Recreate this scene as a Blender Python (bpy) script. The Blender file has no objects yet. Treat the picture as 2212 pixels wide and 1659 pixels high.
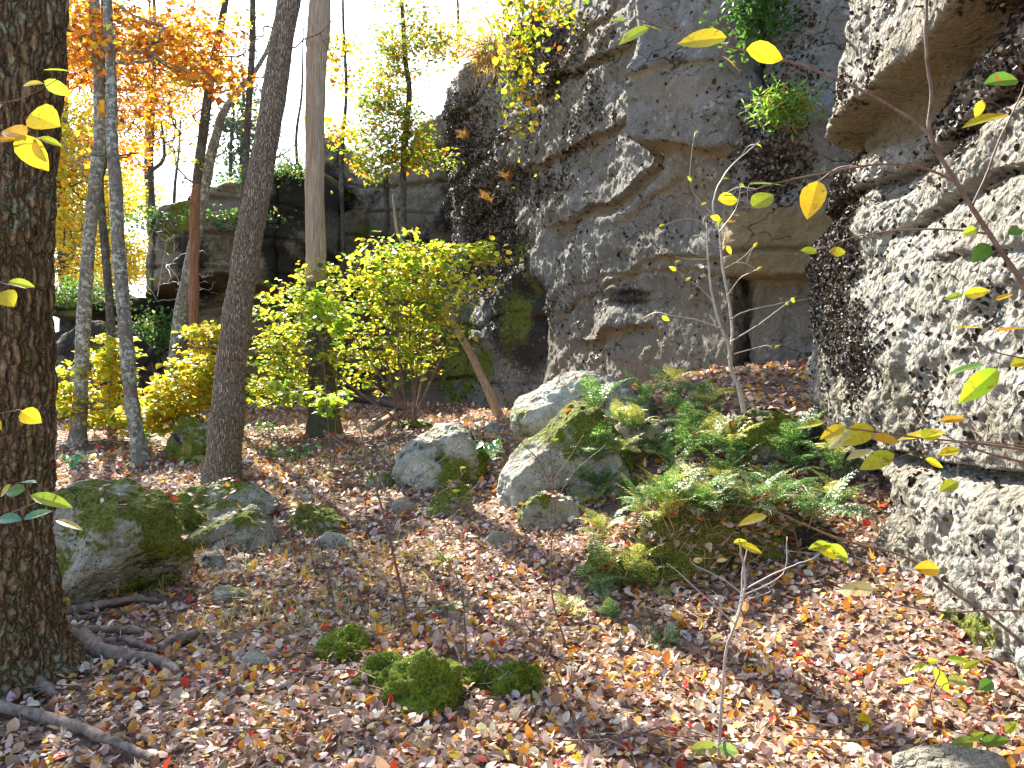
import bpy, math, numpy as np
from mathutils import Vector
R = math.radians
sc = bpy.context.scene
# ------------------------------------------------------------------ camera, sky, sun, exposure
W_, F_, CX, CY, CAMH = 2212.0, 1736.0, 1106.0, 829.5, 1.5
cam = bpy.data.cameras.new('camera'); camo = bpy.data.objects.new('camera', cam)
sc.collection.objects.link(camo); sc.camera = camo
camo.location = (0, 0, CAMH); camo.rotation_euler = (R(90), 0, 0)
cam.sensor_fit = 'HORIZONTAL'; cam.sensor_width = 36; cam.lens = 36 * F_ / W_
cam.clip_start = 0.05; cam.clip_end = 3000
SUN_AZ = math.atan2(-0.455, 0.890)           # towards the far left of the picture
SUN_EL = R(40)
world = bpy.data.worlds.new('World'); sc.world = world; world.use_nodes = True
nt = world.node_tree; nt.nodes.clear()
wo = nt.nodes.new('ShaderNodeOutputWorld'); bg = nt.nodes.new('ShaderNodeBackground')
sky = nt.nodes.new('ShaderNodeTexSky'); sky.sky_type = 'NISHITA'; sky.sun_disc = False
sky.sun_elevation = SUN_EL; sky.sun_rotation = SUN_AZ
sky.air_density = 1.0; sky.dust_density = 1.2; sky.ozone_density = 1.0
nt.links.new(sky.outputs[0], bg.inputs[0]); nt.links.new(bg.outputs[0], wo.inputs[0])
bg.inputs[1].default_value = 0.10
sl = bpy.data.lights.new('sun', 'SUN'); sl.energy = 5.0; sl.angle = R(0.5); sl.color = (1.0, 0.93, 0.80)
so = bpy.data.objects.new('sun', sl); sc.collection.objects.link(so)
sd = Vector((math.sin(SUN_AZ) * math.cos(SUN_EL), math.cos(SUN_AZ) * math.cos(SUN_EL), math.sin(SUN_EL)))
so.rotation_euler = sd.to_track_quat('Z', 'Y').to_euler()
sc.view_settings.view_transform = 'Standard'; sc.view_settings.look = 'None'
sc.view_settings.exposure = 2.2; sc.view_settings.gamma = 1.0
sc.cycles.max_bounces = 6; sc.cycles.diffuse_bounces = 3; sc.cycles.transmission_bounces = 4
sc.cycles.glossy_bounces = 2; sc.cycles.transparent_max_bounces = 4
sc.cycles.use_denoising = True

rng = np.random.default_rng(7)
C = sc.collection

# ------------------------------------------------------------------ helpers
def P(u, v, Y):
    u = np.asarray(u, float); v = np.asarray(v, float); Y = np.asarray(Y, float)
    return np.stack(np.broadcast_arrays((u - CX) / F_ * Y, Y, CAMH - (v - CY) / F_ * Y), -1)
def proj(p):
    Y = np.maximum(p[..., 1], 0.05)
    return CX + p[..., 0] / Y * F_, CY - (p[..., 2] - CAMH) / Y * F_
def _h(i, j, k, s):
    h = (i * 374761393 + j * 668265263 + k * 2147483647 + s * 1274126177) & 0xffffffff
    h = ((h ^ (h >> 13)) * 1274126177) & 0xffffffff
    h = ((h ^ (h >> 16)) * 2246822519) & 0xffffffff
    return ((h ^ (h >> 15)) & 0xffffff) / float(0xffffff)
def noise(p, scale=1.0, seed=0):
    q = np.asarray(p) * scale
    f = np.floor(q); i = f.astype(np.int64); t = q - f; t = t * t * t * (t * (t * 6 - 15) + 10)
    r = 0
    for a in (0, 1):
        wa = t[..., 0] if a else 1 - t[..., 0]
        for b in (0, 1):
            wb = t[..., 1] if b else 1 - t[..., 1]
            for c in (0, 1):
                wc = t[..., 2] if c else 1 - t[..., 2]
                r = r + wa * wb * wc * _h(i[..., 0] + a, i[..., 1] + b, i[..., 2] + c, seed)
    return r * 2 - 1
def fbm(p, scale=1.0, octs=4, seed=0, gain=0.5):
    r = 0; a = 1
    for o in range(octs):
        r = r + a * noise(p, scale * 2.03 ** o, seed + o * 17); a *= gain
    return r
def worley(p, scale, seed=0):
    q = np.asarray(p) * scale; f = np.floor(q).astype(np.int64); t = q - f
    best = np.full(q.shape[:-1], 9.0); idv = np.zeros(q.shape[:-1])
    for a in (-1, 0, 1):
        for b in (-1, 0, 1):
            for c in (-1, 0, 1):
                i, j, k = f[..., 0] + a, f[..., 1] + b, f[..., 2] + c
                dx = a + _h(i, j, k, seed) - t[..., 0]; dy = b + _h(i, j, k, seed + 1) - t[..., 1]; dz = c + _h(i, j, k, seed + 2) - t[..., 2]
                d = dx * dx + dy * dy + dz * dz
                m = d < best; best = np.where(m, d, best)
                idv = np.where(m, _h(i, j, k, seed + 3), idv)
    return np.sqrt(best), idv
def sstep(a, b, x):
    t = np.clip((x - a) / (b - a), 0, 1); return t * t * (3 - 2 * t)
def spl(x, w):                                     # smooth positive part
    return w * np.logaddexp(0, x / w)
def blob(u, v, cu, cv, ru, rv):
    return np.exp(-(((u - cu) / ru) ** 2 + ((v - cv) / rv) ** 2))
def tag(o, label=None, cat=None, group=None, kind=None):
    if label: o['label'] = label
    if cat: o['category'] = cat
    if group: o['group'] = group
    if kind: o['kind'] = kind
    return o
def thing(name, label, cat, loc, group=None):
    o = bpy.data.objects.new(name, None); C.objects.link(o); o.location = [float(a) for a in loc]
    o.empty_display_size = 0.2
    return tag(o, label, cat, group)
def mk(name, V, Fs, mat, parent=None, attrs=None, smooth=True, origin=None):
    """one mesh object; Fs is a list of int arrays (n,3) or (n,4); V in world coordinates"""
    V = np.asarray(V, np.float64).reshape(-1, 3)
    if parent is not None: org = np.array(parent.location)
    elif origin is not None: org = np.array(origin, float)
    else: org = np.zeros(3)
    me = bpy.data.meshes.new(name)
    me.vertices.add(len(V)); me.vertices.foreach_set('co', (V - org).astype(np.float32).ravel())
    Fs = [np.asarray(f, np.int32) for f in Fs if len(f)]
    nl = sum(f.size for f in Fs); npoly = sum(len(f) for f in Fs)
    me.loops.add(nl); me.polygons.add(npoly)
    me.loops.foreach_set('vertex_index', np.concatenate([f.ravel() for f in Fs]))
    tot = np.concatenate([np.full(len(f), f.shape[1], np.int32) for f in Fs])
    st = np.concatenate([[0], np.cumsum(tot)[:-1]]).astype(np.int32)
    me.polygons.foreach_set('loop_start', st)
    me.polygons.foreach_set('use_smooth', np.full(npoly, smooth))
    for k, a in (attrs or {}).items():
        a = np.asarray(a, np.float32)
        if a.shape[-1] == 3: a = np.concatenate([a, np.ones(a.shape[:-1] + (1,), np.float32)], -1)
        at = me.color_attributes.new(k, 'FLOAT_COLOR', 'POINT'); at.data.foreach_set('color', a.ravel())
    me.update(calc_edges=True)
    o = bpy.data.objects.new(name, me); C.objects.link(o)
    if parent is not None: o.parent = parent
    elif origin is not None: o.location = [float(a) for a in org]
    me.materials.append(mat)
    return o
def grid_faces(n, m, wrap=False):
    i = np.arange(n - 1)[:, None]; j = np.arange(m if wrap else m - 1)[None, :]; j2 = (j + 1) % m
    return np.stack([i * m + j, (i + 1) * m + j, (i + 1) * m + j2, i * m + j2], -1).reshape(-1, 4)
def grid_normals(G):
    du = np.gradient(G, axis=0); dv = np.gradient(G, axis=1)
    n = np.cross(du, dv); return n / (np.linalg.norm(n, axis=-1, keepdims=True) + 1e-9)
def catmull(pts, n):
    pts = np.asarray(pts, float); m = len(pts)
    if m == 2: return pts[0] + (pts[1] - pts[0]) * np.linspace(0, 1, n)[:, None]
    e = np.vstack([2 * pts[0] - pts[1], pts, 2 * pts[-1] - pts[-2]])
    t = np.linspace(0, m - 1, n); i = np.minimum(t.astype(int), m - 2); f = (t - i)[:, None]
    p0, p1, p2, p3 = e[i], e[i + 1], e[i + 2], e[i + 3]
    return 0.5 * (2 * p1 + (p2 - p0) * f + (2 * p0 - 5 * p1 + 4 * p2 - p3) * f ** 2 + (3 * p1 - p0 - 3 * p2 + p3) * f ** 3)
def norm(a): return a / (np.linalg.norm(a, axis=-1, keepdims=True) + 1e-12)
def tube_v(path, rad, sides):
    path = np.asarray(path, float); t = norm(np.gradient(path, axis=0))
    ref = np.array([0, 1, 0.02]) if abs(t[0][1]) < 0.8 else np.array([1, 0, 0.0])
    a = norm(np.cross(t, ref)); b = np.cross(t, a)
    th = np.linspace(0, 2 * math.pi, sides, endpoint=False)
    r = np.broadcast_to(np.asarray(rad, float), (len(path),))
    ring = np.cos(th)[None, :, None] * a[:, None] + np.sin(th)[None, :, None] * b[:, None]
    return path[:, None] + ring * r[:, None, None], ring
class Tubes:
    def __init__(s): s.V = []; s.F = []; s.n = 0
    def add(s, path, rad, sides=5):
        G, _ = tube_v(path, rad, sides); n, m = G.shape[:2]
        s.V.append(G.reshape(-1, 3)); s.F.append(grid_faces(n, m, True) + s.n)
        s.V.append(np.asarray(path[-1], float).reshape(1, 3)); k = s.n + n * m
        j = np.arange(m); jj = s.n + (n - 1) * m + j; j3 = s.n + (n - 1) * m + (j + 1) % m
        s.F.append(np.stack([jj, np.full(m, k), np.full(m, k), j3], -1)[:, [0, 1, 3]])
        s.n = k + 1
    def build(s, name, mat, parent=None, origin=None):
        return mk(name, np.vstack(s.V), [f for f in s.F], mat, parent, None, True, origin)

# ------------------------------------------------------------------ leaves
def leaf_template(kind):
    if kind == 'fine': st = np.array([0, .12, .3, .5, .7, .87, 1]); w = np.array([0, .3, .49, .5, .4, .2, 0])
    elif kind == 'mid': st = np.array([0, .25, .6, 1]); w = np.array([0, .42, .45, 0])
    elif kind == 'lit': st = np.array([0, .2, .5, .8, 1]); w = np.array([0, .36, .46, .3, 0])
    elif kind == 'pin': st = np.array([0, .3, 1]); w = np.array([0, .5, 0])
    else: st = np.array([0, .45, 1]); w = np.array([0, .5, 0])
    n = len(st); k = n - 2
    a = np.concatenate([st, st[1:-1], st[1:-1]]); b = np.concatenate([0 * st, w[1:-1], -w[1:-1]])
    F = []
    for s, off in ((1, n), (-1, n + k)):
        tri = [(0, off, 1)]
        for i in range(k - 1): tri += [(i + 1, off + i, off + i + 1), (i + 1, off + i + 1, i + 2)]
        tri += [(n - 2, off + k - 1, n - 1)]
        F += [t if s == 1 else t[::-1] for t in tri]
    return a, b, np.array(F)
def maple_template():
    ang = np.radians([-180, -140, -115, -90, -68, -45, -28, 0, 28, 45, 68, 90, 115, 140])
    rad = np.array([.12, .35, .3, .55, .33, .7, .38, .9, .38, .7, .33, .55, .3, .35])
    a = np.concatenate([[.45], .45 + .6 * rad * np.cos(ang)]); b = np.concatenate([[0], .6 * rad * np.sin(ang) * 1.1])
    n = len(ang); F = np.array([(0, 1 + i, 1 + (i + 1) % n) for i in range(n)])
    return a, b, F
TPL = {k: leaf_template(k) for k in ('fine', 'mid', 'lit', 'pin', 'far')}; TPL['maple'] = maple_template()
def leaves_geo(pos, nrm, ax, size, aspect, fold, curl, kind):
    a, b, F = TPL[kind]; N = len(pos)
    ax = norm(ax - nrm * (ax * nrm).sum(-1, keepdims=True)); lat = np.cross(nrm, ax)
    size = np.broadcast_to(size, (N,)); aspect = np.broadcast_to(aspect, (N,))
    fold = np.broadcast_to(fold, (N,)); curl = np.broadcast_to(curl, (N,))
    A = a[None, :] * size[:, None]; B = b[None, :] * (size * aspect)[:, None]
    Cc = fold[:, None] * np.abs(B) + curl[:, None] * (a[None, :] ** 2) * size[:, None]
    V = pos[:, None] + ax[:, None] * A[..., None] + lat[:, None] * B[..., None] + nrm[:, None] * Cc[..., None]
    Fg = (F[None] + (np.arange(N) * len(a))[:, None, None]).reshape(-1, F.shape[1])
    return V.reshape(-1, 3), Fg, len(a)
def palette(n, cols, wts, jit=0.18):
    cols = np.array(cols, float); w = np.array(wts, float); w /= w.sum()
    c = cols[rng.choice(len(cols), n, p=w)]
    return np.clip(c * (1 + jit * rng.standard_normal((n, 1))) * (1 + 0.07 * rng.standard_normal((n, 3))), 0.004, 0.85)
def rdir(n):
    return norm(rng.standard_normal((n, 3)))
def leaf_obj(name, mat, parent, pos, nrm, ax, size, cols, kind='far', aspect=0.8, fold=0.25, curl=0.0, origin=None):
    V, Fg, k = leaves_geo(pos, nrm, ax, size, aspect, fold, curl, kind)
    return mk(name, V, [Fg], mat, parent, {'Col': np.repeat(cols, k, 0)}, False, origin)

# ------------------------------------------------------------------ materials
def new_mat(name):
    m = bpy.data.materials.new(name); m.use_nodes = True; n = m.node_tree; n.nodes.clear()
    out = n.nodes.new('ShaderNodeOutputMaterial'); return m, n, out
class NB:
    def __init__(s, n): s.n = n
    def node(s, t, **kw):
        x = s.n.nodes.new(t)
        for k, v in kw.items(): setattr(x, k, v)
        return x
    def link(s, a, b): s.n.links.new(a, b)
    def val(s, inp, v):
        if hasattr(v, 'is_linked') or isinstance(v, bpy.types.NodeSocket): s.link(v, inp)
        elif isinstance(v, (tuple, list)) and len(v) == 3 and inp.type == 'RGBA': inp.default_value = (*v, 1)
        else: inp.default_value = v
    def pos(s, scale=(1, 1, 1)):
        g = s.node('ShaderNodeNewGeometry'); mp = s.node('ShaderNodeMapping'); mp.inputs['Scale'].default_value = scale
        s.link(g.outputs['Position'], mp.inputs['Vector']); return mp.outputs[0]
    def noise(s, vec, scale, detail=4, rough=0.6, dist=0):
        x = s.node('ShaderNodeTexNoise'); s.link(vec, x.inputs['Vector']); x.inputs['Scale'].default_value = scale
        x.inputs['Detail'].default_value = detail; x.inputs['Roughness'].default_value = rough; x.inputs['Distortion'].default_value = dist
        return x.outputs[0]
    def vor(s, vec, scale, feature='F1', out='Distance'):
        x = s.node('ShaderNodeTexVoronoi', feature=feature); s.link(vec, x.inputs['Vector']); x.inputs['Scale'].default_value = scale
        return x.outputs[out]
    def ramp(s, fac, stops):
        x = s.node('ShaderNodeValToRGB'); s.link(fac, x.inputs[0]); cr = x.color_ramp
        while len(cr.elements) < len(stops): cr.elements.new(0.5)
        for e, (p, c) in zip(cr.elements, stops):
            e.position = p; e.color = (c, c, c, 1) if isinstance(c, (int, float)) else (*c, 1)
        return x.outputs[0]
    def mix(s, fac, a, b, mode='MIX'):
        x = s.node('ShaderNodeMix', data_type='RGBA', blend_type=mode)
        s.val(x.inputs[0], fac); s.val(x.inputs[6], a); s.val(x.inputs[7], b); return x.outputs[2]
    def math(s, op, a, b=0.0, c=0.0):
        x = s.node('ShaderNodeMath', operation=op); s.val(x.inputs[0], a); s.val(x.inputs[1], b); s.val(x.inputs[2], c); return x.outputs[0]
    def attr(s, name):
        x = s.node('ShaderNodeAttribute', attribute_name=name); return x
    def bump(s, h, strength, dist, nrm=None):
        x = s.node('ShaderNodeBump'); s.link(h, x.inputs['Height']); x.inputs['Strength'].default_value = strength; x.inputs['Distance'].default_value = dist
        if nrm is not None: s.link(nrm, x.inputs['Normal'])
        return x.outputs[0]
    def bsdf(s, col, rough, nrm=None, spec=0.3):
        x = s.node('ShaderNodeBsdfPrincipled'); s.val(x.inputs['Base Color'], col); s.val(x.inputs['Roughness'], rough)
        x.inputs['Specular IOR Level'].default_value = spec
        if nrm is not None: s.link(nrm, x.inputs['Normal'])
        return x.outputs[0]
def rock_mat(name, lo, hi, pit=0.0, bump=1.0, green=0.0, fine=1.0, specks=0.85):
    m, n, out = new_mat(name); b = NB(n); p = b.pos()
    big = b.noise(p, 0.9, 5, 0.6); med = b.noise(p, 6, 5, 0.65); fin = b.noise(p, 48 * fine, 4, 0.7)
    c = b.mix(b.ramp(med, [(0.3, 0.0), (0.7, 1.0)]), lo, hi)
    c = b.mix(b.ramp(big, [(0.42, 0.0), (0.62, 0.7)]), c, tuple(x * y for x, y in zip(lo, (1.0, 0.9, 0.72))))
    c = b.mix(b.ramp(fin, [(0.25, 0.55 * specks + 0.08), (0.45, 0.0)]), c, tuple(x * 0.3 for x in lo))
    # pale crustose lichen rosettes and small black specks
    v1 = b.math('ADD', b.vor(p, 9), b.math('MULTIPLY', b.math('SUBTRACT', b.noise(p, 34, 3, 0.7), 0.5), 0.7)); v2 = b.vor(p, 26 * fine)
    ls = b.math('MULTIPLY', b.ramp(v1, [(0.2, 1.0), (0.42, 0.0)]), b.ramp(b.noise(p, 2.1, 3), [(0.48, 0.0), (0.6, 1.0)]))
    c = b.mix(b.math('MULTIPLY', ls, 0.55), c, (0.40, 0.46, 0.36) if green else (0.47, 0.48, 0.44))
    sp = b.math('MULTIPLY', b.ramp(v2, [(0.16, 1.0), (0.3, 0.0)]), b.ramp(b.noise(p, 3.3, 3), [(0.42, 0.0), (0.58, 1.0)]))
    c = b.mix(b.math('MULTIPLY', sp, specks), c, (0.035, 0.03, 0.028))
    at = b.attr('mk'); sep = b.node('ShaderNodeSeparateColor'); b.link(at.outputs['Color'], sep.inputs[0])
    tan = b.mix(b.noise(p, 7, 4), (0.19, 0.13, 0.05), (0.33, 0.24, 0.11))
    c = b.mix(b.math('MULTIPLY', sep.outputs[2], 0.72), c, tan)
    dn = b.noise(p, 11, 5, 0.7)
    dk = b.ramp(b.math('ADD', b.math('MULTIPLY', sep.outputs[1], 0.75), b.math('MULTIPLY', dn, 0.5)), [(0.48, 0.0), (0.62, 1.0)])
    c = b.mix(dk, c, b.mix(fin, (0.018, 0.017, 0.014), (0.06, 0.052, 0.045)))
    mn = b.noise(p, 16, 5, 0.7); mossf = b.ramp(b.math('ADD', b.math('MULTIPLY', sep.outputs[0], 0.8), b.math('MULTIPLY', mn, 0.5)), [(0.5, 0.0), (0.63, 1.0)])
    mc = b.mix(b.ramp(b.noise(p, 60, 4, 0.7), [(0.35, 0.0), (0.65, 1.0)]), (0.045, 0.065, 0.008), (0.22, 0.24, 0.03))
    c = b.mix(mossf, c, mc)
    h = b.math('ADD', b.math('MULTIPLY', med, 0.6), b.math('MULTIPLY', fin, 0.35))
    qd = b.node('ShaderNodeVectorMath', operation='ADD'); b.link(b.pos((0.9, 0.9, 1.7)), qd.inputs[0]); nz = b.node('ShaderNodeTexNoise'); b.link(p, nz.inputs['Vector']); nz.inputs['Scale'].default_value = 1.6; nz.inputs['Detail'].default_value = 6
    sc_ = b.node('ShaderNodeVectorMath', operation='SCALE'); b.link(nz.outputs['Color'], sc_.inputs[0]); sc_.inputs['Scale'].default_value = 1.3; b.link(sc_.outputs[0], qd.inputs[1])
    crk = b.math('MULTIPLY', b.ramp(b.vor(qd.outputs[0], 1.0, 'DISTANCE_TO_EDGE'), [(0.0, 1.0), (0.014, 0.0)]), b.ramp(b.noise(p, 1.1, 3), [(0.48, 0.0), (0.56, 1.0)]))
    c = b.mix(b.math('MULTIPLY', crk, 0.8), c, (0.03, 0.026, 0.02)); h = b.math('SUBTRACT', h, crk)
    if pit:
        h = b.math('ADD', h, b.math('MULTIPLY', b.ramp(b.vor(p, 22), [(0.0, 1.0), (0.6, 0.0)]), pit))
        h = b.math('ADD', h, b.math('MULTIPLY', b.noise(p, 30, 3, 0.6), pit))
    nr = b.bump(h, 0.9, 0.05 * bump); nr = b.bump(b.noise(p, 120, 3, 0.7), 0.6, 0.01 * bump, nr)
    b.link(b.bsdf(c, 0.88, nr, 0.2), out.inputs[0]); return m
def bark_mat(name, lo, hi, lichen=(0.33, 0.37, 0.30), lich=0.5, vs=(34, 34, 5), dist=0.02, moss=0.0, plates=None):
    m, n, out = new_mat(name); b = NB(n); p = b.pos(); pv = b.pos(vs)
    r = b.noise(pv, 1.0, 5, 0.65, 0.4); c = b.mix(b.ramp(r, [(0.36, 0.0), (0.62, 1.0)]), lo, hi)
    c = b.mix(b.ramp(b.noise(p, 3.0, 3), [(0.4, 0.0), (0.65, 0.5)]), c, tuple(x * 0.55 for x in hi))
    lm = b.math('MULTIPLY', b.ramp(b.noise(p, 17, 5, 0.75), [(0.50, 0.0), (0.57, 1.0)]), b.ramp(b.noise(p, 2.4, 3), [(0.5 - lich * 0.12, 0.0), (0.62 - lich * 0.12, 1.0)]))
    c = b.mix(b.math('MULTIPLY', lm, min(1, lich * 1.6)), c, lichen)
    if moss: c = b.mix(b.math('MULTIPLY', b.ramp(b.noise(p, 5, 5, 0.7), [(0.5, 0.0), (0.62, 1.0)]), moss), c, (0.07, 0.09, 0.012))
    if plates:
        q = b.node('ShaderNodeVectorMath', operation='ADD'); b.link(b.pos(plates), q.inputs[0])
        nz = b.node('ShaderNodeTexNoise'); b.link(b.pos((1, 1, 1)), nz.inputs['Vector']); nz.inputs['Scale'].default_value = 9; nz.inputs['Detail'].default_value = 4
        sc_ = b.node('ShaderNodeVectorMath', operation='SCALE'); b.link(nz.outputs['Color'], sc_.inputs[0]); sc_.inputs['Scale'].default_value = 2.2; b.link(sc_.outputs[0], q.inputs[1])
        ed = b.vor(q.outputs[0], 1.0, 'DISTANCE_TO_EDGE'); crk = b.ramp(ed, [(0.0, 0.85), (0.10, 0.0)]); c = b.mix(crk, c, (0.035, 0.022, 0.013)); r = b.math('ADD', b.math('MULTIPLY', b.ramp(ed, [(0.0, 0.0), (0.25, 1.0)]), 1.6), b.math('MULTIPLY', r, 0.6))
    at = b.attr('mk'); c = b.mix(at.outputs['Fac'], c, (0.09, 0.12, 0.02))
    h = b.math('ADD', r, b.math('MULTIPLY', b.noise(p, 90, 3), 0.2))
    b.link(b.bsdf(c, 0.9, b.bump(h, 1.0, dist), 0.15), out.inputs[0]); return m
def leaf_mat(name, trans=0.5, rough=0.45, spec=0.4, boost=1.1, spots=0):
    m, n, out = new_mat(name); b = NB(n); at = b.attr('Col'); p = b.pos()
    col = b.mix(b.ramp(b.noise(p, 90, 3, 0.7), [(0.3, 0.35), (0.6, 0.0)]), at.outputs['Color'], b.mix(1.0, at.outputs['Color'], (0.55, 0.42, 0.3), 'MULTIPLY'))
    if spots:
        col = b.mix(b.ramp(b.noise(p, 38, 3, 0.6), [(0.60, 0.0), (0.68, 0.8)]), col, (0.22, 0.11, 0.03))
        col = b.mix(b.ramp(b.noise(p, 14, 3, 0.6), [(0.4, 0.0), (0.6, 0.5)]), col, b.mix(1.0, col, (1.25, 0.8, 0.5), 'MULTIPLY'))
    s = b.bsdf(col, rough, b.bump(b.noise(p, 120, 2), 0.5, 0.004) if spots else None, spec)
    t = b.node('ShaderNodeBsdfTranslucent'); b.link(b.mix(1.0, col, (boost, boost, boost * 0.7), 'MULTIPLY'), t.inputs[0])
    mx = b.node('ShaderNodeMixShader'); mx.inputs[0].default_value = trans
    b.link(s, mx.inputs[1]); b.link(t.outputs[0], mx.inputs[2]); b.link(mx.outputs[0], out.inputs[0]); return m
def plain_mat(name, lo, hi, scale=20, rough=0.8, bump=0.01, vs=None):
    m, n, out = new_mat(name); b = NB(n); p = b.pos(vs or (1, 1, 1)); f = b.noise(p, scale, 5, 0.7)
    b.link(b.bsdf(b.mix(b.ramp(f, [(0.35, 0.0), (0.65, 1.0)]), lo, hi), rough, b.bump(f, 0.8, bump), 0.25), out.inputs[0]); return m
M = {}
M['cliff'] = rock_mat('cliff_granite', (0.15, 0.144, 0.13), (0.275, 0.265, 0.245), 0.25, 1.0)
M['rough'] = rock_mat('rough_conglomerate', (0.23, 0.22, 0.19), (0.50, 0.485, 0.43), 0.9, 1.2, specks=0.35)
M['farrock'] = rock_mat('outcrop_rock', (0.17, 0.16, 0.13), (0.34, 0.31, 0.25), 0.2, 1.5)
M['boulder'] = rock_mat('boulder_rock', (0.30, 0.29, 0.235), (0.66, 0.65, 0.54), 0.7, 0.9, 1.0, 1.4, specks=1.0)
M['bark_deep'] = bark_mat('furrowed_bark', (0.08, 0.05, 0.026), (0.36, 0.24, 0.13), (0.29, 0.31, 0.21), 0.55, (42, 42, 11), 0.03, 0.25, (26, 26, 6))
M['bark_grey'] = bark_mat('grey_brown_bark', (0.24, 0.175, 0.125), (0.62, 0.49, 0.36), (0.46, 0.43, 0.37), 0.4, (80, 80, 16), 0.03, 0.0, (60, 60, 10))
M['bark_lich'] = bark_mat('lichen_spotted_bark', (0.08, 0.07, 0.055), (0.24, 0.22, 0.175), (0.42, 0.45, 0.38), 0.9, (30, 30, 12), 0.012)
M['bark_dark'] = bark_mat('dark_smooth_bark', (0.035, 0.03, 0.026), (0.11, 0.095, 0.08), (0.25, 0.27, 0.22), 0.3, (30, 30, 8), 0.01)
M['dead'] = bark_mat('weathered_bare_wood', (0.20, 0.14, 0.09), (0.50, 0.40, 0.30), (0.3, 0.3, 0.27), 0.12, (70, 70, 2.2), 0.02)
M['red_wood'] = bark_mat('red_rotten_wood', (0.12, 0.055, 0.03), (0.33, 0.17, 0.095), (0.3, 0.3, 0.27), 0.1, (70, 70, 3), 0.015)
M['twig'] = plain_mat('brown_twig', (0.10, 0.06, 0.045), (0.24, 0.16, 0.12), 25, 0.6, 0.002)
M['pale_twig'] = plain_mat('pale_grey_twig', (0.28, 0.24, 0.21), (0.45, 0.40, 0.36), 25, 0.5, 0.002)
M['root'] = bark_mat('root_bark', (0.10, 0.07, 0.055), (0.30, 0.23, 0.19), (0.3, 0.3, 0.26), 0.2, (22, 22, 22), 0.01)
M['leaf'] = leaf_mat('backlit_leaf', 0.55)
M['leaf_near'] = leaf_mat('near_leaf', 0.5, 0.35, 0.5, 1.1, 1)
M['litter'] = leaf_mat('fallen_leaf', 0.22, 0.5, 0.35, 1.0)
M['fern'] = leaf_mat('fern_green', 0.3, 0.38, 0.6)
M['flake'] = leaf_mat('rock_tripe', 0.05, 0.6, 0.22, 1.0)
M['moss'] = plain_mat('cushion_moss', (0.04, 0.065, 0.006), (0.22, 0.28, 0.02), 70, 0.95, 0.02)
M['soil'] = plain_mat('forest_soil', (0.09, 0.055, 0.042), (0.26, 0.18, 0.14), 30, 0.95, 0.03)

# ------------------------------------------------------------------ the ground
ctrl = [(0, 1659, 3.1), (700, 1659, 3.12), (1400, 1659, 3.14), (2150, 1640, 3.25), (100, 1480, 4.1), (700, 1400, 4.6), (400, 1250, 6.0),
        (620, 1190, 6.7), (1050, 1300, 5.4), (1000, 1150, 7.0), (480, 1045, 9.3), (700, 1020, 9.6), (150, 965, 12), (310, 1000, 10.5),
        (690, 905, 14), (900, 895, 16.5), (1080, 905, 15), (1070, 1040, 8.6), (1230, 1330, 5.1), (1500, 1330, 5.0), (1800, 1300, 4.9), (1500, 830, 9.3), (1300, 880, 10.2),
        (1720, 805, 9.2), (1700, 960, 7.6), (2130, 1330, 4.25), (1850, 1180, 5.6), (1900, 1450, 4.1), (2130, 1470, 3.9), (1150, 900, 12.5), (100, 905, 16),
        (500, 880, 17), (1300, 1120, 6.9)]
cp = np.array([P(u, v, Y) for u, v, Y in ctrl])
extra = np.array([(-9, 4, 0.15), (-9, 12, 0.7), (-12, 20, 1.1), (-4, 22, 1.2), (2, 20, 1.3), (-3, 1, -0.05), (0, 0, 0), (2, 0.5, 0.0), (2.6, 2.5, 0.12)])
cp = np.vstack([cp, extra])
def _phi(r): return np.where(r > 0, r * r * np.log(r + 1e-9), 0)
def _tps(cp):
    n = len(cp); K = _phi(np.linalg.norm(cp[:, None, :2] - cp[None, :, :2], axis=-1)) + 0.25 * np.eye(n)
    A = np.zeros((n + 3, n + 3)); A[:n, :n] = K; A[:n, n] = 1; A[:n, n + 1:] = cp[:, :2]; A[n, :n] = 1; A[n + 1:, :n] = cp[:, :2].T
    return np.linalg.solve(A, np.concatenate([cp[:, 2], [0, 0, 0]]))
_w = _tps(cp)
def gz(x, y):
    x = np.asarray(x, float); y = np.asarray(y, float); x, y = np.broadcast_arrays(x, y); sh = x.shape
    x = x.ravel(); y = y.ravel()
    cx = np.clip(x, -12, 4.0); cy = np.clip(y, 0, 22); z = np.zeros(len(x))
    for i in range(0, len(x), 40000):
        s = slice(i, i + 40000)
        r = np.hypot(cx[s, None] - cp[None, :, 0], cy[s, None] - cp[None, :, 1])
        z[s] = _phi(r) @ _w[:-3] + _w[-3] + _w[-2] * cx[s] + _w[-1] * cy[s]
    p = np.stack([x, y, 0 * x], -1)
    z += 0.035 * noise(p, 1.3, 5) + 0.014 * noise(p, 5.0, 6)
    far = np.maximum(np.hypot(x + 2, y - 10) - 22, 0)
    z -= 5 * (1 - np.exp(-far / 25.0))
    return z.reshape(sh)
def axis_pts(lo, hi, flo, fhi, d, g=1.16):
    a = list(np.arange(flo, fhi + d, d)); s = d
    while a[-1] < hi: s *= g; a.append(a[-1] + s)
    s = d; b = [a[0]]
    while b[-1] > lo: s *= g; b.append(b[-1] - s)
    return np.array(b[:0:-1] + a)
gx = axis_pts(-900, 900, -8, 5, 0.07); gy = axis_pts(-900, 1500, 0.5, 17, 0.07)
GX, GY = np.meshgrid(gx, gy, indexing='ij'); GZ = gz(GX, GY)
mk('ground', np.stack([GX, GY, GZ], -1), [grid_faces(len(gx), len(gy))], M['soil'])['kind'] = 'structure'
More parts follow.
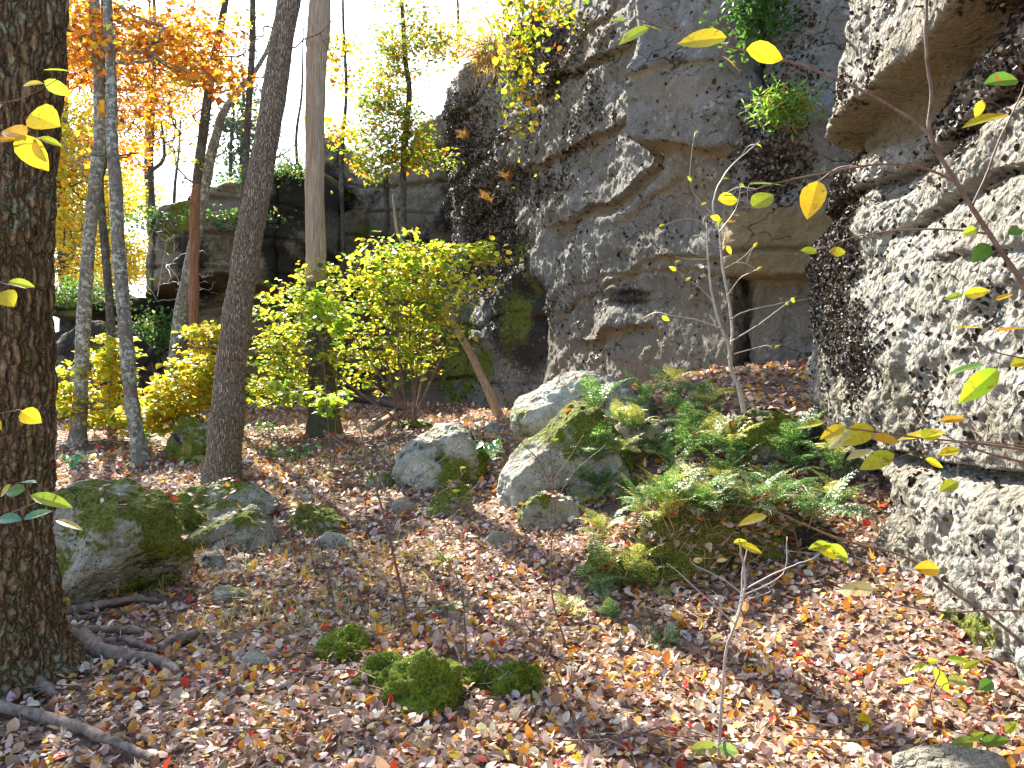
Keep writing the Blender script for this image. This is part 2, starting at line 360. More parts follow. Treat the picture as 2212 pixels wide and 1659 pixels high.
def GP(u, v):
    """point of the ground seen at a place in the picture"""
    Ys = np.linspace(2.0, 40, 1500); p = P(u, v, Ys); g = gz(p[:, 0], p[:, 1]); i = np.argmax(p[:, 2] <= g)
    return np.array([p[i, 0], p[i, 1], g[i]])

# ------------------------------------------------------------------ lichen flakes (rock tripe)
def flakes(name, parent, G, N, dens, maxn, size, cols, wts, seed=0, kindlabel=None):
    """scatter curled flakes over grid G with weight dens"""
    n, m = G.shape[:2]
    e1 = np.linalg.norm(G[1:, :-1] - G[:-1, :-1], axis=-1); e2 = np.linalg.norm(G[:-1, 1:] - G[:-1, :-1], axis=-1)
    w = (dens[:-1, :-1] * e1 * e2).ravel(); tot = w.sum()
    k = min(maxn, int(tot)); idx = rng.choice(len(w), k, p=w / tot)
    i, j = idx // (m - 1), idx % (m - 1); a = rng.random((k, 1)); b = rng.random((k, 1))
    pos = G[i, j] * (1 - a) * (1 - b) + G[i + 1, j] * a * (1 - b) + G[i, j + 1] * (1 - a) * b + G[i + 1, j + 1] * a * b
    nr = norm(N[i, j] + 0.75 * rng.standard_normal((k, 3))); ax = norm(rng.standard_normal((k, 3)) + np.array([0, 0, -0.6]))
    sz = size * (0.55 + 0.9 * rng.random(k))
    axp = norm(ax - nr * (ax * nr).sum(-1, keepdims=True))
    o = leaf_obj(name, M['flake'], parent, pos - axp * sz[:, None] * 0.5 + N[i, j] * 0.006, nr, ax, sz, palette(k, cols, wts, 0.3), 'mid', 1.1, 0.35 * rng.standard_normal(k), -0.25 * rng.random(k))
    o['kind'] = 'stuff'; return o
TRIPE = [(0.035, 0.026, 0.02), (0.09, 0.06, 0.045), (0.16, 0.13, 0.11), (0.02, 0.018, 0.016)]

# ------------------------------------------------------------------ cliffs
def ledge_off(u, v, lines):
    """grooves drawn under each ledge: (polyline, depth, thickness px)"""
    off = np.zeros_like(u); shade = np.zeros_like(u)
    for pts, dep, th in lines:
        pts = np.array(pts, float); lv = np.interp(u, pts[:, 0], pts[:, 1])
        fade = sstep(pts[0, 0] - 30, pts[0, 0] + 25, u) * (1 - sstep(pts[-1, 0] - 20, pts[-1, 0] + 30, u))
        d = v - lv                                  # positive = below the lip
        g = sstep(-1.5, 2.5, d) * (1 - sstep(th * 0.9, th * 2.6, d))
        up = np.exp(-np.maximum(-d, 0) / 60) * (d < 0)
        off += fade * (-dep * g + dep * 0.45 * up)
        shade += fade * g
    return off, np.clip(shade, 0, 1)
# main wall ----------------------------------------------------------
E1 = np.array([2.79, 10.0]); dA = np.array([-0.377, 0.926]); dB = np.array([0.55, 0.83]); dC = np.array([0.45, 0.89])
n1 = np.array([-0.926, -0.377])
q = np.linspace(-2.2, 16.0, 640); t = np.linspace(-0.6, 12.6, 520); Q, T = np.meshgrid(q, t, indexing='ij')
a = spl(Q, 0.16) - spl(Q - 12.6, 0.5); bq = spl(-Q, 0.16); cq = spl(Q - 12.6, 0.5)
X = E1[0] + dA[0] * a + dB[0] * bq + dC[0] * cq; Yv = E1[1] + dA[1] * a + dB[1] * bq + dC[1] * cq
tx = np.gradient(X, axis=0); ty = np.gradient(Yv, axis=0); tn = np.hypot(tx, ty); nx, ny = -ty / tn, tx / tn
nx, ny = np.where(nx * n1[0] + ny * n1[1] < -0.6, nx, nx), ny
base = np.stack([X, Yv, T], -1); U, V_ = proj(base)
sil = np.interp(U, [880, 940, 990, 1050, 1085, 1130, 1200, 1400, 1600, 1700], [330, 205, 135, 95, 55, 15, -60, -200, -260, -300])
H = np.clip(CAMH + (CY - sil) / F_ * Yv, 4, 10.6)
back = spl(T - H, 0.12); Z = T - back; setb = 1.6 * back
Z = Z + 0.12 * back
lines1 = [([(1255, 67), (1305, 43), (1338, 10)], .10, 8), ([(1155, 207), (1205, 170), (1258, 133), (1311, 110), (1355, 97), (1400, 80)], .20, 13),
          ([(1151, 370), (1221, 327), (1288, 297), (1348, 267), (1388, 240), (1418, 213)], .17, 11),
          ([(1195, 490), (1238, 457), (1288, 443), (1321, 433), (1371, 400), (1405, 367), (1431, 317), (1475, 308), (1570, 330)], .20, 13),
          ([(1321, 480), (1371, 445), (1421, 407), (1480, 385)], .06, 8), ([(1185, 676), (1238, 650), (1305, 620), (1355, 586), (1398, 560), (1450, 552), (1580, 556)], .07, 7),
          ([(1245, 736), (1285, 730), (1305, 715), (1355, 706), (1391, 706)], .18, 15), ([(1210, 612), (1330, 590), (1480, 575), (1590, 600)], .05, 5),
          ([(1430, 190), (1480, 140), (1570, 135)], .06, 8), ([(1300, 640), (1350, 622), (1390, 628)], .10, 6), ([(1320, 655), (1380, 645)], .08, 6),
          ([(935, 270), (975, 250), (1010, 232)], .15, 14), ([(1000, 480), (1040, 455), (1075, 430)], .2, 14), ([(905, 430), (960, 405), (1040, 330)], .12, 10),
          ([(1090, 300), (1130, 280)], .15, 12), ([(1130, 690), (1170, 684)], .2, 12), ([(1030, 738), (1060, 732)], .15, 12)]
wob = 9 * noise(base, 1.7, 3) + 4 * noise(base, 5, 4)
off, sh = ledge_off(U + wob, V_ + wob, lines1); off *= 0.60
rib = sstep(1396, 1432, U + 14 * noise(base, 0.9, 9)) * (1 - sstep(295, 345, V_ - 0.12 * (U - 1430)))
off += 0.52 * rib * (1 - .6 * sstep(1440, 1490, U)) + 0.12 * np.exp(-((V_ - 250) / 60) ** 2) * rib
off += 0.10 * sstep(1420, 1450, U) * (1 - sstep(1520, 1600, U)) * np.exp(-((V_ - 160) / 50) ** 2)
off += 0.22 * sstep(1095, 1108, U) * (1 - sstep(1108, 1170, U)) * sstep(225, 250, V_) * (1 - sstep(360, 375, V_))
off += 0.25 * sstep(1170, 1060, U) * sstep(560, 700, V_)                     # foot bulges at the far end
off -= 0.35 * sstep(1085, 1115, U) * (1 - sstep(1150, 1185, U)) * sstep(590, 640, V_)
off += 0.12 * fbm(base, 0.35, 3, 11) + 0.045 * fbm(base * [1, 1, 1.6], 1.3, 4, 21)
left = sstep(1170, 1040, U)
stra = np.abs(((Z * 0.9 + 0.25 * noise(base, 0.6, 31) + 0.07 * noise(base, 2.5, 32)) % 1.0) - 0.5)
off += left * (-0.14 * (1 - sstep(0.0, 0.06, stra))) + left * 0.16 * fbm(base, 0.8, 4, 41)
for cpts in ([(1108, 230), (1100, 300), (1104, 370)], [(1215, 190), (1222, 260), (1212, 300)], [(1330, 110), (1322, 180), (1332, 260)], [(1480, 320), (1486, 430), (1478, 540)], [(1290, 445), (1282, 520), (1290, 600)], [(1420, 560), (1428, 650), (1420, 700)]):
    cpts = np.array(cpts, float); lu = np.interp(V_, cpts[:, 1], cpts[:, 0]) + 5 * noise(base, 3, 91)
    off -= 0.05 * (1 - sstep(0.6, 2.6, np.abs(U - lu))) * sstep(cpts[0, 1], cpts[0, 1] + 15, V_) * sstep(cpts[-1, 1], cpts[-1, 1] - 15, V_)
w1, _ = worley(base, 2.3, 5); off -= 0.02 * (w1 < 0.12)
off += 0.020 * fbm(base, 6, 4, 51) + 0.009 * noise(base, 30, 52)
G1 = np.stack([X + nx * off - n1[0] * setb, Yv + ny * off - n1[1] * setb, Z + 0.25 * fbm(base, 0.7, 3, 61) * sstep(0, .4, back)], -1)
N1 = grid_normals(G1); N1 = np.where((N1[..., :2] @ n1)[..., None].mean() < 0, -N1, N1)
tr = (blob(U, V_, 1190, 130, 90, 110) + blob(U, V_, 1050, 330, 90, 90) + blob(U, V_, 1110, 90, 60, 80) + 1.0 * blob(U, V_, 1205, 400, 60, 60) + blob(U, V_, 1080, 480, 70, 90)
      + blob(U, V_, 980, 320, 60, 120) + .8 * blob(U, V_, 1010, 520, 80, 120) + .7 * blob(U, V_, 1240, 60, 60, 60) + .35 * blob(U, V_, 1330, 330, 90, 60) + .35 * blob(U, V_, 1290, 250, 160, 20)
      + .5 * blob(U, V_, 1500, 110, 60, 90) + .3 * blob(U, V_, 1460, 30, 80, 60) + .6 * blob(U, V_, 1060, 620, 70, 80))
tn_ = fbm(base, 1.4, 4, 71); trm = np.clip(tr + 0.55 * tn_ - 0.25, 0, 1)
moss = np.clip(0.75 * blob(U, V_, 1010, 780, 95, 130) + 0.5 * blob(U, V_, 1120, 620, 40, 90) + .6 * blob(U, V_, 1115, 540, 30, 30) + 0.25 * noise(base, 2, 81) - 0.08, 0, 0.85)
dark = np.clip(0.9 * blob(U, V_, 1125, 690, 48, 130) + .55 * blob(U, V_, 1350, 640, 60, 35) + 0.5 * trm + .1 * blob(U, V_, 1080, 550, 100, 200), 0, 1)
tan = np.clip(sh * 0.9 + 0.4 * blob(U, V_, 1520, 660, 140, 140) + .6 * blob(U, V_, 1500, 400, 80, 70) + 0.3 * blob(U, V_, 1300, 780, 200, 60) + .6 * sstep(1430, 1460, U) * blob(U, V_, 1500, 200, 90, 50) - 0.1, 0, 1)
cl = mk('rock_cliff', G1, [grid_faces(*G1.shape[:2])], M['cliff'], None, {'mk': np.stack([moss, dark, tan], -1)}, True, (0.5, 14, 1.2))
tag(cl, 'long shaded grey cliff wall with curved ledges rising to the right', 'cliff')
C1 = cl
inview = (Q > -0.3) & (Z > 0.6)
flakes('lichen', cl, G1, N1, np.where(inview, 1150 * trm ** 1.5 + 30 + 80 * (tn_ > 0.35) + 50 * sstep(1200, 1050, U), 0), 42000, 0.058, TRIPE + [(0.20, 0.22, 0.17)], [3, 4, 3, 2, 3])

# right wall ---------------------------------------------------------
q = np.linspace(-3.2, 10.5, 860); t = np.linspace(-0.7, 6.6, 470); Q, T = np.meshgrid(q, t, indexing='ij')
H = 5.6 + 0 * T; back = spl(T - H, 0.15); Z = T - back + 0.1 * back
Ye = np.interp(Z, [0.2, 1.2, 1.7, 2.4, 3.0, 3.35, 3.55, 4.2, 5.5], [8.4, 8.75, 8.95, 8.6, 8.15, 7.7, 7.1, 6.35, 5.8])
dAr = norm(np.array([-0.12, -1.0])); dBr = norm(np.array([0.95, 0.30])); nr_ = np.array([-0.993, 0.119])
a = spl(Q, 0.22); bq = spl(-Q, 0.22); Xe = 2.01 + 0.12 * Ye
X = Xe + dAr[0] * a + dBr[0] * bq; Yv = Ye + dAr[1] * a + dBr[1] * bq
tx = np.gradient(X, axis=0); ty = np.gradient(Yv, axis=0); tn = np.hypot(tx, ty); nx, ny = ty / tn, -tx / tn
base = np.stack([X, Yv, T], -1); U, V_ = proj(base)
zz = Z + 0.10 * noise(base, 0.8, 3) + 0.05 * noise(base, 2.3, 4)
off = 0.36 * sstep(3.50, 3.58, zz + .12 * noise(base, 1.5, 8)) - 0.12 * sstep(3.25, 3.5, zz)
def lip(z0, dep, th): return -dep * np.exp(-np.maximum((z0 - zz) / th, 0)) * sstep(z0 + 0.025, z0 - 0.005, zz)
off += lip(3.10, .20, .10) + lip(2.62, .13, .09) * sstep(6.4, 5.4, Yv) + lip(2.25, .07, .06) * sstep(5.4, 4.6, Yv) + lip(1.98, .04, .06) * (noise(base, .6, 15) > 0.1) + lip(1.08, .20, .07) + lip(2.95, .06, .05) * (noise(base, .9, 16) > 0)
off += 0.10 * sstep(1.1, 0.9, zz) * sstep(9.2, 5.8, Yv)                          # lower block stands out
off -= 0.6 * sstep(0.95, 0.8, zz) * sstep(5.4, 6.2, Yv)                        # and ends at a dark corner
vc = np.abs(Yv - 5.0 + .25 * noise(base, 1.2, 19)); off -= 0.12 * (1 - sstep(0, .05, vc)) * (zz > 3.1) * (zz < 3.62)
vc = np.abs(Yv - 4.1 + .25 * noise(base, 1.2, 20)); off -= 0.10 * (1 - sstep(0, .04, vc)) * (zz > 2.9) * (zz < 3.62)
off += 0.12 * fbm(base, 0.6, 3, 11) + 0.06 * fbm(base * [1, 1, 1.5], 1.9, 4, 21)
rmask = sstep(3.75, 3.5, zz) * 0.75 + 0.25
f1, idw = worley(base, 17, 5); f2, _ = worley(base, 34, 9)
off += rmask * (0.020 * (0.5 - f1) + 0.012 * (0.5 - f2)) + 0.02 * fbm(base, 6, 4, 51)
off -= rmask * 0.04 * (idw > 0.80) * (1 - sstep(0.2, 0.45, f1))
G3 = np.stack([X + nx * off - nr_[0] * back * 1.3, Yv + ny * off - nr_[1] * back * 1.3, Z], -1)
N3 = grid_normals(G3); N3 = -N3 if (N3[..., 0].mean() > 0) else N3
tn_ = fbm(base, 1.6, 4, 71)
trm = np.clip(1.2 * blob(U, V_, 1790, 640, 60, 200) + .9 * blob(U, V_, 1770, 420, 40, 120) + .7 * blob(U, V_, 1870, 780, 70, 120) + .7 * blob(U, V_, 1795, 170, 25, 180) + .6 * blob(U, V_, 2150, 120, 60, 80)
              + .3 * blob(U, V_, 2080, 300, 120, 80) + 0.7 * tn_ - 0.22, 0, 1)
under = np.clip(sstep(3.25, 3.42, zz) * (1 - sstep(3.54, 3.60, zz + .12 * noise(base, 1.5, 8))), 0, 1)
moss = np.clip(0.85 * blob(U, V_, 1900, 1130, 50, 110) + .9 * blob(U, V_, 2100, 1370, 130, 60) + .5 * blob(U, V_, 1730, 880, 60, 40) - 0.05 + .2 * noise(base, 3, 81), 0, .9)
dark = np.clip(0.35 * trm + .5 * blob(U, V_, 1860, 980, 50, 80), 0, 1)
tan = np.clip(under * 1.2 + .35 * blob(U, V_, 1990, 200, 120, 70), 0, 1)
cr = mk('rock_cliff', G3, [grid_faces(*G3.shape[:2])], M['rough'], None, {'mk': np.stack([moss, dark, tan], -1)}, True, (3, 5, 0.4))
tag(cr, 'close sunlit pitted white rock wall with brown overhang at right', 'cliff')
inview = (Q > -0.5) & (Yv > 2.8) & (Z > 0)
flakes('lichen', cr, G3, N3, np.where(inview, 2800 * trm ** 1.7 + 90 * (1 - under) + 420 * (tn_ > 0.35), 0), 36000, 0.034, TRIPE + [(0.3, 0.3, 0.27)], [3, 4, 3, 3, 1.5])

# middle buttress in the corner --------------------------------------
E2 = P(1612, 700, 10.1)[:2]; q = np.linspace(-1.6, 3.2, 240); t = np.linspace(0.4, 9.6, 380); Q, T = np.meshgrid(q, t, indexing='ij')
d2 = norm(np.array([1.0, -0.62])); dB2 = norm(np.array([0.35, 0.94])); n2 = np.array([-0.527, -0.85])
a = spl(Q, 0.10); bq = spl(-Q, 0.10); X = E2[0] + d2[0] * a + dB2[0] * bq; Yv = E2[1] + d2[1] * a + dB2[1] * bq
tx = np.gradient(X, axis=0); ty = np.gradient(Yv, axis=0); tn = np.hypot(tx, ty); nx, ny = ty / tn, -tx / tn
base = np.stack([X, Yv, T], -1); U, V_ = proj(base)
vv = V_ + 10 * noise(base, 1.2, 3)
off = 0.32 * sstep(606, 594, vv) * (1 - sstep(470, 380, vv) * 0.35) - 0.10 * (1 - sstep(0, 8, np.abs(vv - 548))) + 0.15 * sstep(460, 300, vv) * sstep(1600, 1680, U)
off -= 0.55 * sstep(235, 195, vv) + 0.10 * sstep(1640, 1600, U) * sstep(500, 420, vv)
off += 0.12 * fbm(base, 0.9, 4, 11) + 0.03 * fbm(base, 5, 3, 12); off += 0.012 * fbm(base, 22, 2, 13)
G2 = np.stack([X + nx * off, Yv + ny * off, T + 0.0 * off], -1); N2 = grid_normals(G2); N2 = -N2 if (N2[..., 1].mean() > 0) else N2
trm = np.clip(1.1 * blob(U, V_, 1700, 340, 80, 90) + 1.0 * blob(U, V_, 1720, 90, 70, 110) + .5 * blob(U, V_, 1640, 400, 40, 160) + .5 * fbm(base, 1.8, 3, 5) - 0.2, 0, 1) * sstep(480, 440, V_)
moss = np.clip(.6 * blob(U, V_, 1620, 120, 50, 120) + .25 * noise(base, 2, 6) - .1, 0, 1)
tan = np.clip(sstep(440, 470, V_) * sstep(625, 600, V_) * 1.0 + .25 * (V_ > 600), 0, 1)
cm = mk('rock_buttress', G2, [grid_faces(*G2.shape[:2])], M['cliff'], None, {'mk': np.stack([moss, trm * .6, tan], -1)}, True, (3.4, 9.8, 1.5))
tag(cm, 'brown stacked rock blocks in the corner beside the dark vertical crack', 'rock')
flakes('lichen', cm, G2, N2, 1800 * trm ** 1.3 * (V_ > -80), 9000, 0.05, TRIPE + [(0.25, 0.25, 0.22)], [3, 4, 3, 3, 1.5])

# far outcrop and the rocks between ----------------------------------
def outcrop(name, label, cat, us, Ys, vtop, offf, seed, vbot=880, du=3.2, lich=0.5, mossy=0.3, matn='farrock', n=(0, -1)):
    u = np.arange(us[0], us[-1], du); Yb = np.interp(u, us, Ys); xb = (u - CX) / F_ * Yb
    vt = np.interp(u, *zip(*vtop)); Hh = CAMH + (CY - vt) / F_ * Yb
    zb = CAMH + (CY - vbot) / F_ * Yb.mean() - 0.6
    m = 260; s = np.linspace(0, 1.35, m)[None, :]
    Hm = Hh[:, None]; T = zb + (Hm - zb) * s; back = spl(T - Hm, 0.12); Z = T - back + .15 * back
    base = np.stack([np.broadcast_to(xb[:, None], T.shape), np.broadcast_to(Yb[:, None], T.shape), T], -1); U, V_ = proj(base)
    off = offf(U + 10 * noise(base, .8, seed), V_ + 12 * noise(base, .7, seed + 1), base)
    off = off + 0.3 * fbm(base, 0.4, 3, seed) + 0.12 * fbm(base * [1, 1, 2], 1.1, 4, seed + 3) + .03 * fbm(base, 7, 3, seed + 5)
    st = np.abs(((Z * 1.1 + .3 * noise(base, .5, seed + 7)) % 1) - .5); off -= 0.14 * (1 - sstep(0, .07, st))
    edge = 2.2 * (np.exp(-(u - us[0]) / 14.0) + np.exp(-(us[-1] - u) / 14.0))[:, None]
    G = np.stack([base[..., 0] + n[0] * (off - edge) , base[..., 1] - off + edge + 2.0 * back, Z + .3 * fbm(base, .9, 3, seed + 9) * sstep(0, .3, back)], -1)
    moss = np.clip(mossy + .5 * fbm(base, .9, 3, seed + 11) + .8 * sstep(0, .3, back), 0, 1) * .9
    dark = np.clip(lich + .5 * fbm(base, .7, 4, seed + 13), 0, .9)
    tan = np.clip(sstep(560, 620, V_) * .8 + .2, 0, 1)
    o = mk(name, G, [grid_faces(*G.shape[:2])], M[matn], None, {'mk': np.stack([moss, dark, tan], -1)}, True, (xb.mean(), Yb.mean(), zb + .6))
    tag(o, label, cat); return o, G
def off_far(u, v, b):
    lipv = np.interp(u, [280, 350, 420, 480, 560, 680], [640, 618, 600, 585, 610, 640])
    r = -1.6 * sstep(lipv - 2, lipv + 14, v) + 0.5 * sstep(lipv + 30, lipv + 60, v) + .35 * sstep(lipv + 75, lipv + 85, v) + .5 * sstep(lipv + 125, lipv + 135, v)
    r += -.25 * (1 - sstep(0, 5, np.abs(u - 600))) - .3 * (1 - sstep(0, 4, np.abs(u - 330)))
    return r
fo, GF = outcrop('rock_outcrop', 'dark far rock outcrop with an undercut shelf behind the trunks', 'rock outcrop', [276, 420, 560, 700], [19.5, 19.0, 19.5, 20.5],
             [(270, 505), (300, 470), (340, 445), (400, 425), (450, 395), (560, 375), (610, 352), (660, 365), (720, 380)], off_far, 201, lich=.08, mossy=-.05)
lo_, GL = outcrop('rock_outcrop', 'low rock shelf topped with green plants at far left', 'rock outcrop', [40, 180, 330], [18.5, 18, 18.8],
              [(40, 640), (120, 640), (220, 636), (330, 632)], lambda u, v, b: -.8 * sstep(672, 682, v) + .4 * sstep(705, 720, v), 231, lich=.3, mossy=.3)
ba, GB = outcrop('rocky_bluff', 'shadowed rock bluff set back between far outcrop and main cliff', 'rocky bluff', [640, 780, 1010], [24, 24.5, 23.5],
              [(630, 300), (660, 282), (725, 285), (745, 380), (800, 372), (860, 340), (910, 260), (1010, 200)], lambda u, v, b: .5 * sstep(800, 790, u) * sstep(450, 470, v) - .4 * (1 - sstep(0, 6, np.abs(u - 835))), 261, lich=.25, mossy=-.1)

# ------------------------------------------------------------------ boulders
def boulder(label, u0, u1, v0, v1, Y, seed, depth=1.0, sink=0.35, mossy=0.4, lich=0.1, matn='boulder', res=(110, 80), planes=9, flat=0.78, tilt=0, name='boulder', cat='boulder', rough=1.0, peak=None, group=None, tan=0, pl=None, kk=9.0):
    w = (u1 - u0) / F_ * Y / 2; top = CAMH + (CY - v0) / F_ * Y; bot = CAMH + (CY - v1) / F_ * Y
    h = (top - bot); cz = bot + h * 0.5 - h * sink * 0.5; rz = top - cz; cxx = ((u0 + u1) / 2 - CX) / F_ * Y
    r = np.random.default_rng(seed); n, m = res
    ph = np.linspace(0.001, math.pi - 0.001, m); th = np.linspace(0, 2 * math.pi, n, endpoint=False)
    TH, PH = np.meshgrid(th, ph, indexing='ij'); D = np.stack([np.cos(TH) * np.sin(PH), np.sin(TH) * np.sin(PH), np.cos(PH)], -1)
    D = D.transpose(1, 0, 2)
    nr = norm(r.standard_normal((planes, 3))); dd = 0.62 + 0.3 * r.random(planes)
    if pl: nr = norm(np.array([q_[:3] for q_ in pl], float)); dd = np.array([q_[3] for q_ in pl])
    acc = np.full(D.shape[:2], 1.0)
    for a_, d_ in zip(nr, dd): acc = acc + np.maximum((D @ a_) / d_, 0) ** kk
    rad = acc ** (-1 / kk); p = D * rad[..., None]
    mx = np.abs(p).reshape(-1, 3).max(0); p = p / mx
    ty_ = w * depth
    p = p * np.array([w, ty_, rz])
    if peak is not None: p[..., 0] += peak * w * np.maximum(p[..., 2] / rz, 0) ** 1.5
    if tilt: 
        c_, s_ = math.cos(tilt), math.sin(tilt); p = np.stack([p[..., 0] * c_ - p[..., 2] * s_, p[..., 1], p[..., 0] * s_ + p[..., 2] * c_], -1)
    cen = np.array([cxx, Y + ty_ * 0.35, cz]); wp = p + cen
    dn = norm(p); sz = min(w, rz)
    wp = wp + dn * (0.12 * sz * fbm(wp + seed, 1.4 / max(sz, .2), 4, seed) + rough * 0.014 * fbm(wp, 14, 3, seed + 5) + rough * .006 * noise(wp, 45, seed + 6))[..., None]
    N = grid_normals(wp); N = N if (N * dn).sum(-1).mean() > 0 else -N
    mo = np.clip(mossy * (0.55 + 0.6 * N[..., 2]) + .45 * fbm(wp, 1.8, 3, seed + 7), 0, .95) if mossy > 0 else np.zeros(N.shape[:2])
    dk = np.clip(lich + .4 * fbm(wp, 2.5, 3, seed + 8), 0, .9)
    o = mk(name, wp, [grid_faces(wp.shape[0], wp.shape[1], True)], M[matn], None, {'mk': np.stack([mo, dk, 0 * mo + tan], -1)}, True, (cen[0], cen[1], bot))
    tag(o, label, cat, group); o['_n'] = 0; del o['_n']
    return o, wp, N
B = []
def bd(*a, **k):
    r = boulder(*a, **k); B.append(r); return r
bd('big mossy boulder beside the thick left tree, lichen along its foot', 50, 366, 1024, 1335, 5.5, 3, depth=.8, mossy=.46, lich=.05, res=(260, 190), rough=.9, kk=18, sink=.15, pl=[(.22, -.12, 1, .62), (-.1, -1, .55, .72), (-1, 0, 0, .9), (1, -.3, .55, .80), (.62, -.5, -.8, .50), (0, 1, 0, .9), (0, 0, -1, .9), (.5, -1, .1, .8)])
bd('low grey ledge rock with moss under the leaning trunk', 318, 600, 1044, 1120, 7.9, 5, depth=.5, mossy=.3, res=(160, 90), sink=.8)
bd('mossy dark stone behind the wedge boulder left of the path', 325, 440, 1085, 1158, 7.1, 6, depth=.8, mossy=.7, lich=.3)
bd('wedge shaped grey boulder at the left edge of the path', 383, 592, 1095, 1196, 6.8, 11, depth=.6, mossy=.2, lich=.2, res=(170, 110), kk=16, pl=[(-.55, -.2, 1, .42), (1, -.2, .5, .72), (0, -1, .25, .6), (-1, 0, 0, .97), (0, 1, 0, .9), (0, 0, -1, .8), (.5, -.3, 1, .75)])
bd('low green mossy rock at the top of the leaf path', 594, 756, 1084, 1164, 7.4, 8, depth=.7, mossy=.85, lich=.3, res=(150, 90), sink=.6)
bd('rounded grey lichen boulder alone in the middle of the clearing', 846, 1054, 902, 1060, 8.7, 9, depth=.7, mossy=.12, lich=.12, res=(180, 130), sink=.2, kk=12, pl=[(-.6, -.2, 1, .62), (.1, -.1, 1, .8), (.9, -.2, .45, .82), (0, -1, .2, .72), (-1, 0, 0, .95), (0, 1, 0, .9)])
bd('upper pale green boulder of the stacked pair before the cliff', 1098, 1412, 792, 960, 9.0, 22, depth=.5, mossy=.05, lich=.05, res=(200, 120), sink=.3, kk=14, pl=[(-.6, -.3, 1, .60), (0, -.1, 1, .82), (.5, -.2, 1, .78), (0, -1, .3, .7), (-1, 0, 0, .97), (1, 0, 0, .97), (0, 1, 0, .9), (-.2, -.5, -.8, .6)])
bd('large sunlit boulder with mossy shoulders leaning below the pale one', 1068, 1390, 856, 1125, 7.6, 17, depth=.6, mossy=.30, lich=.06, res=(220, 160), sink=.25, kk=14, pl=[(-.75, -.2, 1, .55), (.1, -.1, 1, .80), (.8, -.2, .6, .78), (-.1, -1, .35, .66), (-1, -.2, 0, .95), (0, 1, 0, .9), (-.3, -.3, -1, .7)])
bd('mossy rock tucked at the foot of the large sunlit boulder', 1070, 1240, 1030, 1120, 7.7, 31, depth=.7, mossy=.6, res=(140, 90))
bd('small grey and green rock in front of the stacked boulders', 1120, 1260, 1062, 1150, 6.9, 33, depth=.7, mossy=.35, res=(140, 90))
bd('mossy hump of rock left of the stacked boulders', 912, 1030, 1042, 1110, 7.6, 35, depth=.8, mossy=.8, lich=.2, res=(140, 90), sink=.7)
bd('grey rock behind the ferns next to the sunlit boulder', 1300, 1460, 905, 1010, 8.1, 37, depth=.7, mossy=.3, lich=.2)
bd('long pale rock among ferns at the foot of the right wall', 1560, 1800, 880, 975, 7.4, 39, depth=.45, mossy=.2, lich=.35, res=(180, 100), planes=5)
bd('dark mossy mound rock buried under the fern patch', 1250, 1860, 1085, 1325, 5.7, 41, depth=.42, mossy=.62, lich=.75, res=(260, 150), planes=7, sink=.5)  # lichen amount raised to paint the mound's shade into its colour
bd('dark rock in the shadow gap beside the right wall', 1770, 1900, 930, 1180, 6.7, 43, depth=.7, mossy=.15, lich=.6, res=(140, 120))
bd('dark lichen covered boulder under the far left shelf', 60, 330, 690, 905, 15.5, 45, depth=.6, mossy=.25, lich=.55, res=(160, 120), matn='farrock')
bd('grass topped mossy rock behind the leaning trunk', 345, 480, 905, 1010, 10.6, 47, depth=.8, mossy=.75, lich=.25, res=(130, 90))
bd('small mossy ledge at the base of the bush stems', 820, 950, 905, 950, 12.5, 49, depth=.7, mossy=.7, lich=.2)
bd('mossy green stone lowest in front of the wall corner', 2090, 2330, 1345, 1440, 4.05, 51, depth=.5, mossy=.55, pl=[(-.5, -.3, 1, .55), (0, -.6, 1, .6), (-1, -.5, .3, .7), (0, 1, 0, .9)], lich=.1, res=(150, 100))
bd('flat pale rock at the bottom right corner', 1935, 2190, 1618, 1700, 3.08, 53, depth=.45, mossy=0, lich=0, res=(150, 80), matn='rough', rough=.4, kk=16, pl=[(0, -.1, 1, .5), (-.6, -.2, 1, .7), (0, -1, .3, .7), (-1, 0, 0, .95), (1, 0, 0, .95), (0, 1, 0, .9)])
stones = [(410, 492, 1194, 1232, 6.4, 'bluish grey stone set in the upper path'), (486, 536, 1214, 1242, 6.2, 'smallest pale stone of the path'), (446, 532, 1268, 1306, 5.9, 'flat grey stone half buried in path leaves'),
          (455, 500, 1178, 1196, 6.7, 'tiny grey stone just below the wedge boulder'), (520, 600, 1408, 1440, 4.5, 'buried stone near the exposed roots'), (672, 770, 1148, 1190, 6.7, 'flat greenish stone right of the mossy path rock'),
          (790, 850, 1020, 1056, 8.6, 'grey stone at left foot of the rounded boulder'), (1045, 1085, 912, 940, 12, 'small blue grey rock under the leaning dead stick'), (840, 900, 1075, 1110, 7.6, 'low stone between the rounded boulder and the saplings')]
stones += [(560, 610, 1236, 1258, 6, 'small pale stone right of the blue grey path stones'), (610, 690, 1064, 1082, 8, 'thin grey stone above the mossy path rock'), (250, 300, 1352, 1372, 5, 'small stone between the thin roots and the big mossy boulder'), (470, 520, 1318, 1336, 5, 'little brown stone in the middle of the path'), (1040, 1110, 1150, 1180, 6, 'half buried stone below the stacked boulders'), (540, 600, 1150, 1172, 6, 'grey stone touching the wedge boulder')]
for i, (a0, a1, b0, b1, Y, lab) in enumerate(stones):
    g = GP((a0 + a1) / 2, b1 - 4)
    bd(lab, a0, a1, b0, b1, g[1], 60 + i, depth=.8, mossy=.05, lich=0, name='stone', cat='stone', res=(70, 50), rough=.5, sink=.7)
